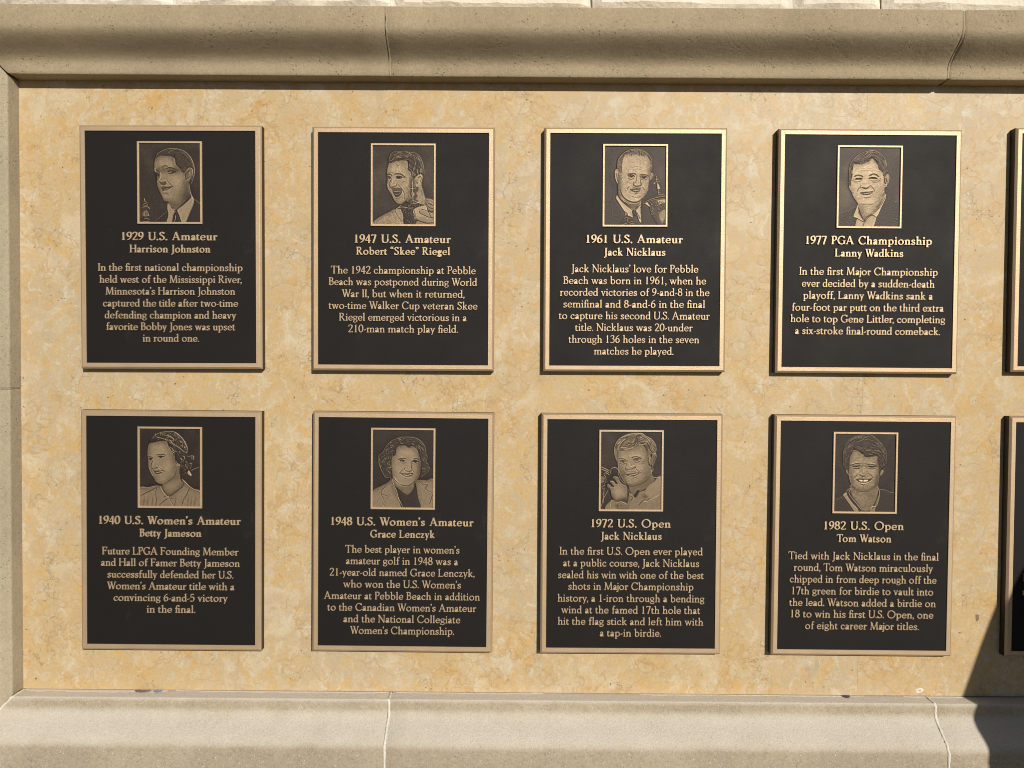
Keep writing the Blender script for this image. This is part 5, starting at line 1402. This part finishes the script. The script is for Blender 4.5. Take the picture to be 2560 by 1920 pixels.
pelvis = (PX, PY, 0.94, (0.155, 0.11)); waist = (PX, PY, 1.08, (0.135, 0.10)); chest = (PX, PY, 1.28, (0.16, 0.115)); upper = (PX, PY, 1.41, (0.105, 0.072)); neck = (PX, PY + 0.01, 1.52, 0.056)
body = [[pelvis, waist, chest, upper, neck, (PX, PY + 0.02, 1.59, 0.058), (PX, PY + 0.025, 1.64, (0.068, 0.085)), (PX, PY + 0.02, 1.70, (0.076, 0.096)), (PX, PY + 0.01, 1.755, (0.058, 0.072))]]
for sg in (-1, 1):
    sh = (PX + sg * 0.195, PY + 0.005, 1.415, 0.046); el = (PX + sg * 0.355, PY + 0.09, 1.115, 0.044); wr = (PX + sg * 0.130, PY + 0.30, 1.23, 0.029)
    hand = (PX + sg * 0.078, PY + 0.350, 1.26, (0.024, 0.036))
    if sg < 0:
        sh = (1.780, PY + 0.0, 1.462, 0.038); el = (1.636, PY + 0.02, 1.080, 0.034); wr = (1.862, PY + 0.26, 1.250, 0.029); hand = (1.935, PY + 0.335, 1.262, (0.024, 0.036))
    mid = tuple((a + b) / 2 for a, b in zip(el[:3], wr[:3]))
    body.append([upper, sh, tuple((a + b) / 2 for a, b in zip(sh[:3], el[:3])) + (0.036,), el, mid + (0.033,), wr, hand])
    body += fingers(hand[0], hand[1], hand[2], -sg)
    hip = (PX + sg * 0.095, PY, 0.88, 0.092)
    body.append([pelvis, hip, (PX + sg * 0.105, PY + 0.01, 0.70, 0.078), (PX + sg * 0.11, PY + 0.015, 0.49, 0.056), (PX + sg * 0.112, PY - 0.005, 0.32, 0.056), (PX + sg * 0.115, PY - 0.02, 0.09, 0.038), (PX + sg * 0.125, PY + 0.06, 0.045, (0.040, 0.026)), (PX + sg * 0.135, PY + 0.15, 0.032, (0.042, 0.020))])
person = skin('person', body, M_SKIN)
tag(person, 'person in navy jacket holding a phone, shading the last plaques from the right', 'person')
jk = [[(PX, PY, 0.80, (0.205, 0.158)), (PX, PY, 0.92, (0.198, 0.150)), (PX, PY, 1.08, (0.178, 0.138)), (PX, PY, 1.28, (0.195, 0.146)), (PX, PY, 1.43, (0.165, 0.118)), (PX, PY + 0.005, 1.515, (0.092, 0.090))]]
for sg in (-1, 1):
    if sg < 0: sh = (1.780, PY, 1.470, 0.060); el = (1.636, PY + 0.02, 1.080, 0.050); wr = (1.862, PY + 0.26, 1.250, 0.036)
    else: sh = (PX + 0.195, PY + 0.005, 1.42, 0.080); el = (PX + 0.355, PY + 0.09, 1.115, 0.062); wr = (PX + 0.130, PY + 0.30, 1.23, 0.044)
    jk.append([(PX, PY, 1.43, (0.165, 0.118)), sh, tuple((a + b) / 2 for a, b in zip(sh[:3], el[:3])) + (0.053,), el, tuple((a + b) / 2 for a, b in zip(el[:3], wr[:3])) + (0.046,), tuple(a * 0.12 + b * 0.88 for a, b in zip(el[:3], wr[:3])) + (0.044,)])
skin('jacket', jk, M_JACKET, person)
tr = [[(PX, PY, 1.00, (0.165, 0.122)), (PX, PY, 0.90, (0.172, 0.126))]]
for sg in (-1, 1):
    tr.append([(PX, PY, 0.90, (0.172, 0.126)), (PX + sg * 0.098, PY, 0.82, 0.106), (PX + sg * 0.107, PY + 0.01, 0.68, 0.092), (PX + sg * 0.112, PY + 0.012, 0.49, 0.074), (PX + sg * 0.114, PY - 0.005, 0.30, 0.068), (PX + sg * 0.116, PY - 0.012, 0.07, 0.062)])
skin('trousers', tr, M_TROUSER, person)
for sg in (-1, 1):
    skin('shoe', [[(PX + sg * 0.116, PY - 0.05, 0.045, (0.044, 0.042)), (PX + sg * 0.120, PY + 0.01, 0.050, (0.046, 0.044)), (PX + sg * 0.128, PY + 0.09, 0.042, (0.050, 0.034)), (PX + sg * 0.138, PY + 0.185, 0.036, (0.046, 0.028))]], M_SHOE, person)
skin('hair', [[(PX, PY - 0.050, 1.60, (0.070, 0.050)), (PX, PY - 0.030, 1.68, (0.094, 0.082)), (PX, PY - 0.005, 1.752, (0.094, 0.104)), (PX, PY + 0.045, 1.790, (0.080, 0.060)), (PX, PY + 0.085, 1.772, (0.066, 0.026))]], M_HAIR, person)
for sg in (-1, 1):
    skin('ear', [[(PX + sg * 0.076, PY + 0.012, 1.655, (0.010, 0.014)), (PX + sg * 0.082, PY + 0.006, 1.680, (0.012, 0.018)), (PX + sg * 0.080, PY + 0.004, 1.700, (0.009, 0.012))]], M_SKIN, person)
    skin('eye', [[(PX + sg * 0.032, PY + 0.091, 1.690, (0.013, 0.006)), (PX + sg * 0.036, PY + 0.091, 1.690, (0.013, 0.006))]], M_PHONE, person)
skin('nose', [[(PX, PY + 0.108, 1.695, (0.008, 0.010)), (PX, PY + 0.112, 1.672, (0.010, 0.011)), (PX, PY + 0.108, 1.658, (0.013, 0.008))]], M_SKIN, person)
skin('mouth', [[(PX - 0.022, PY + 0.098, 1.622, (0.006, 0.006)), (PX, PY + 0.105, 1.620, (0.008, 0.008)), (PX + 0.022, PY + 0.098, 1.622, (0.006, 0.006))]], mat_plain('lip', (0.32, 0.13, 0.10), (0.38, 0.16, 0.12), 40, 0.5, 0.05), person)
hx = (1.935 + PX + 0.078) / 2
v, f = box(-0.037, 0.037, -0.004, 0.004, -0.075, 0.075)
ph = mesh_obj('phone', v, f, M_PHONE)
ph.location = (hx, PY + 0.355, 1.285 + GZ); ph.rotation_euler = (math.radians(28), 0, 0)
bv = ph.modifiers.new('Bevel', 'BEVEL'); bv.width = 0.003; bv.segments = 3
tag(ph, 'black smartphone held in the hands of the person right of the picture', 'phone')
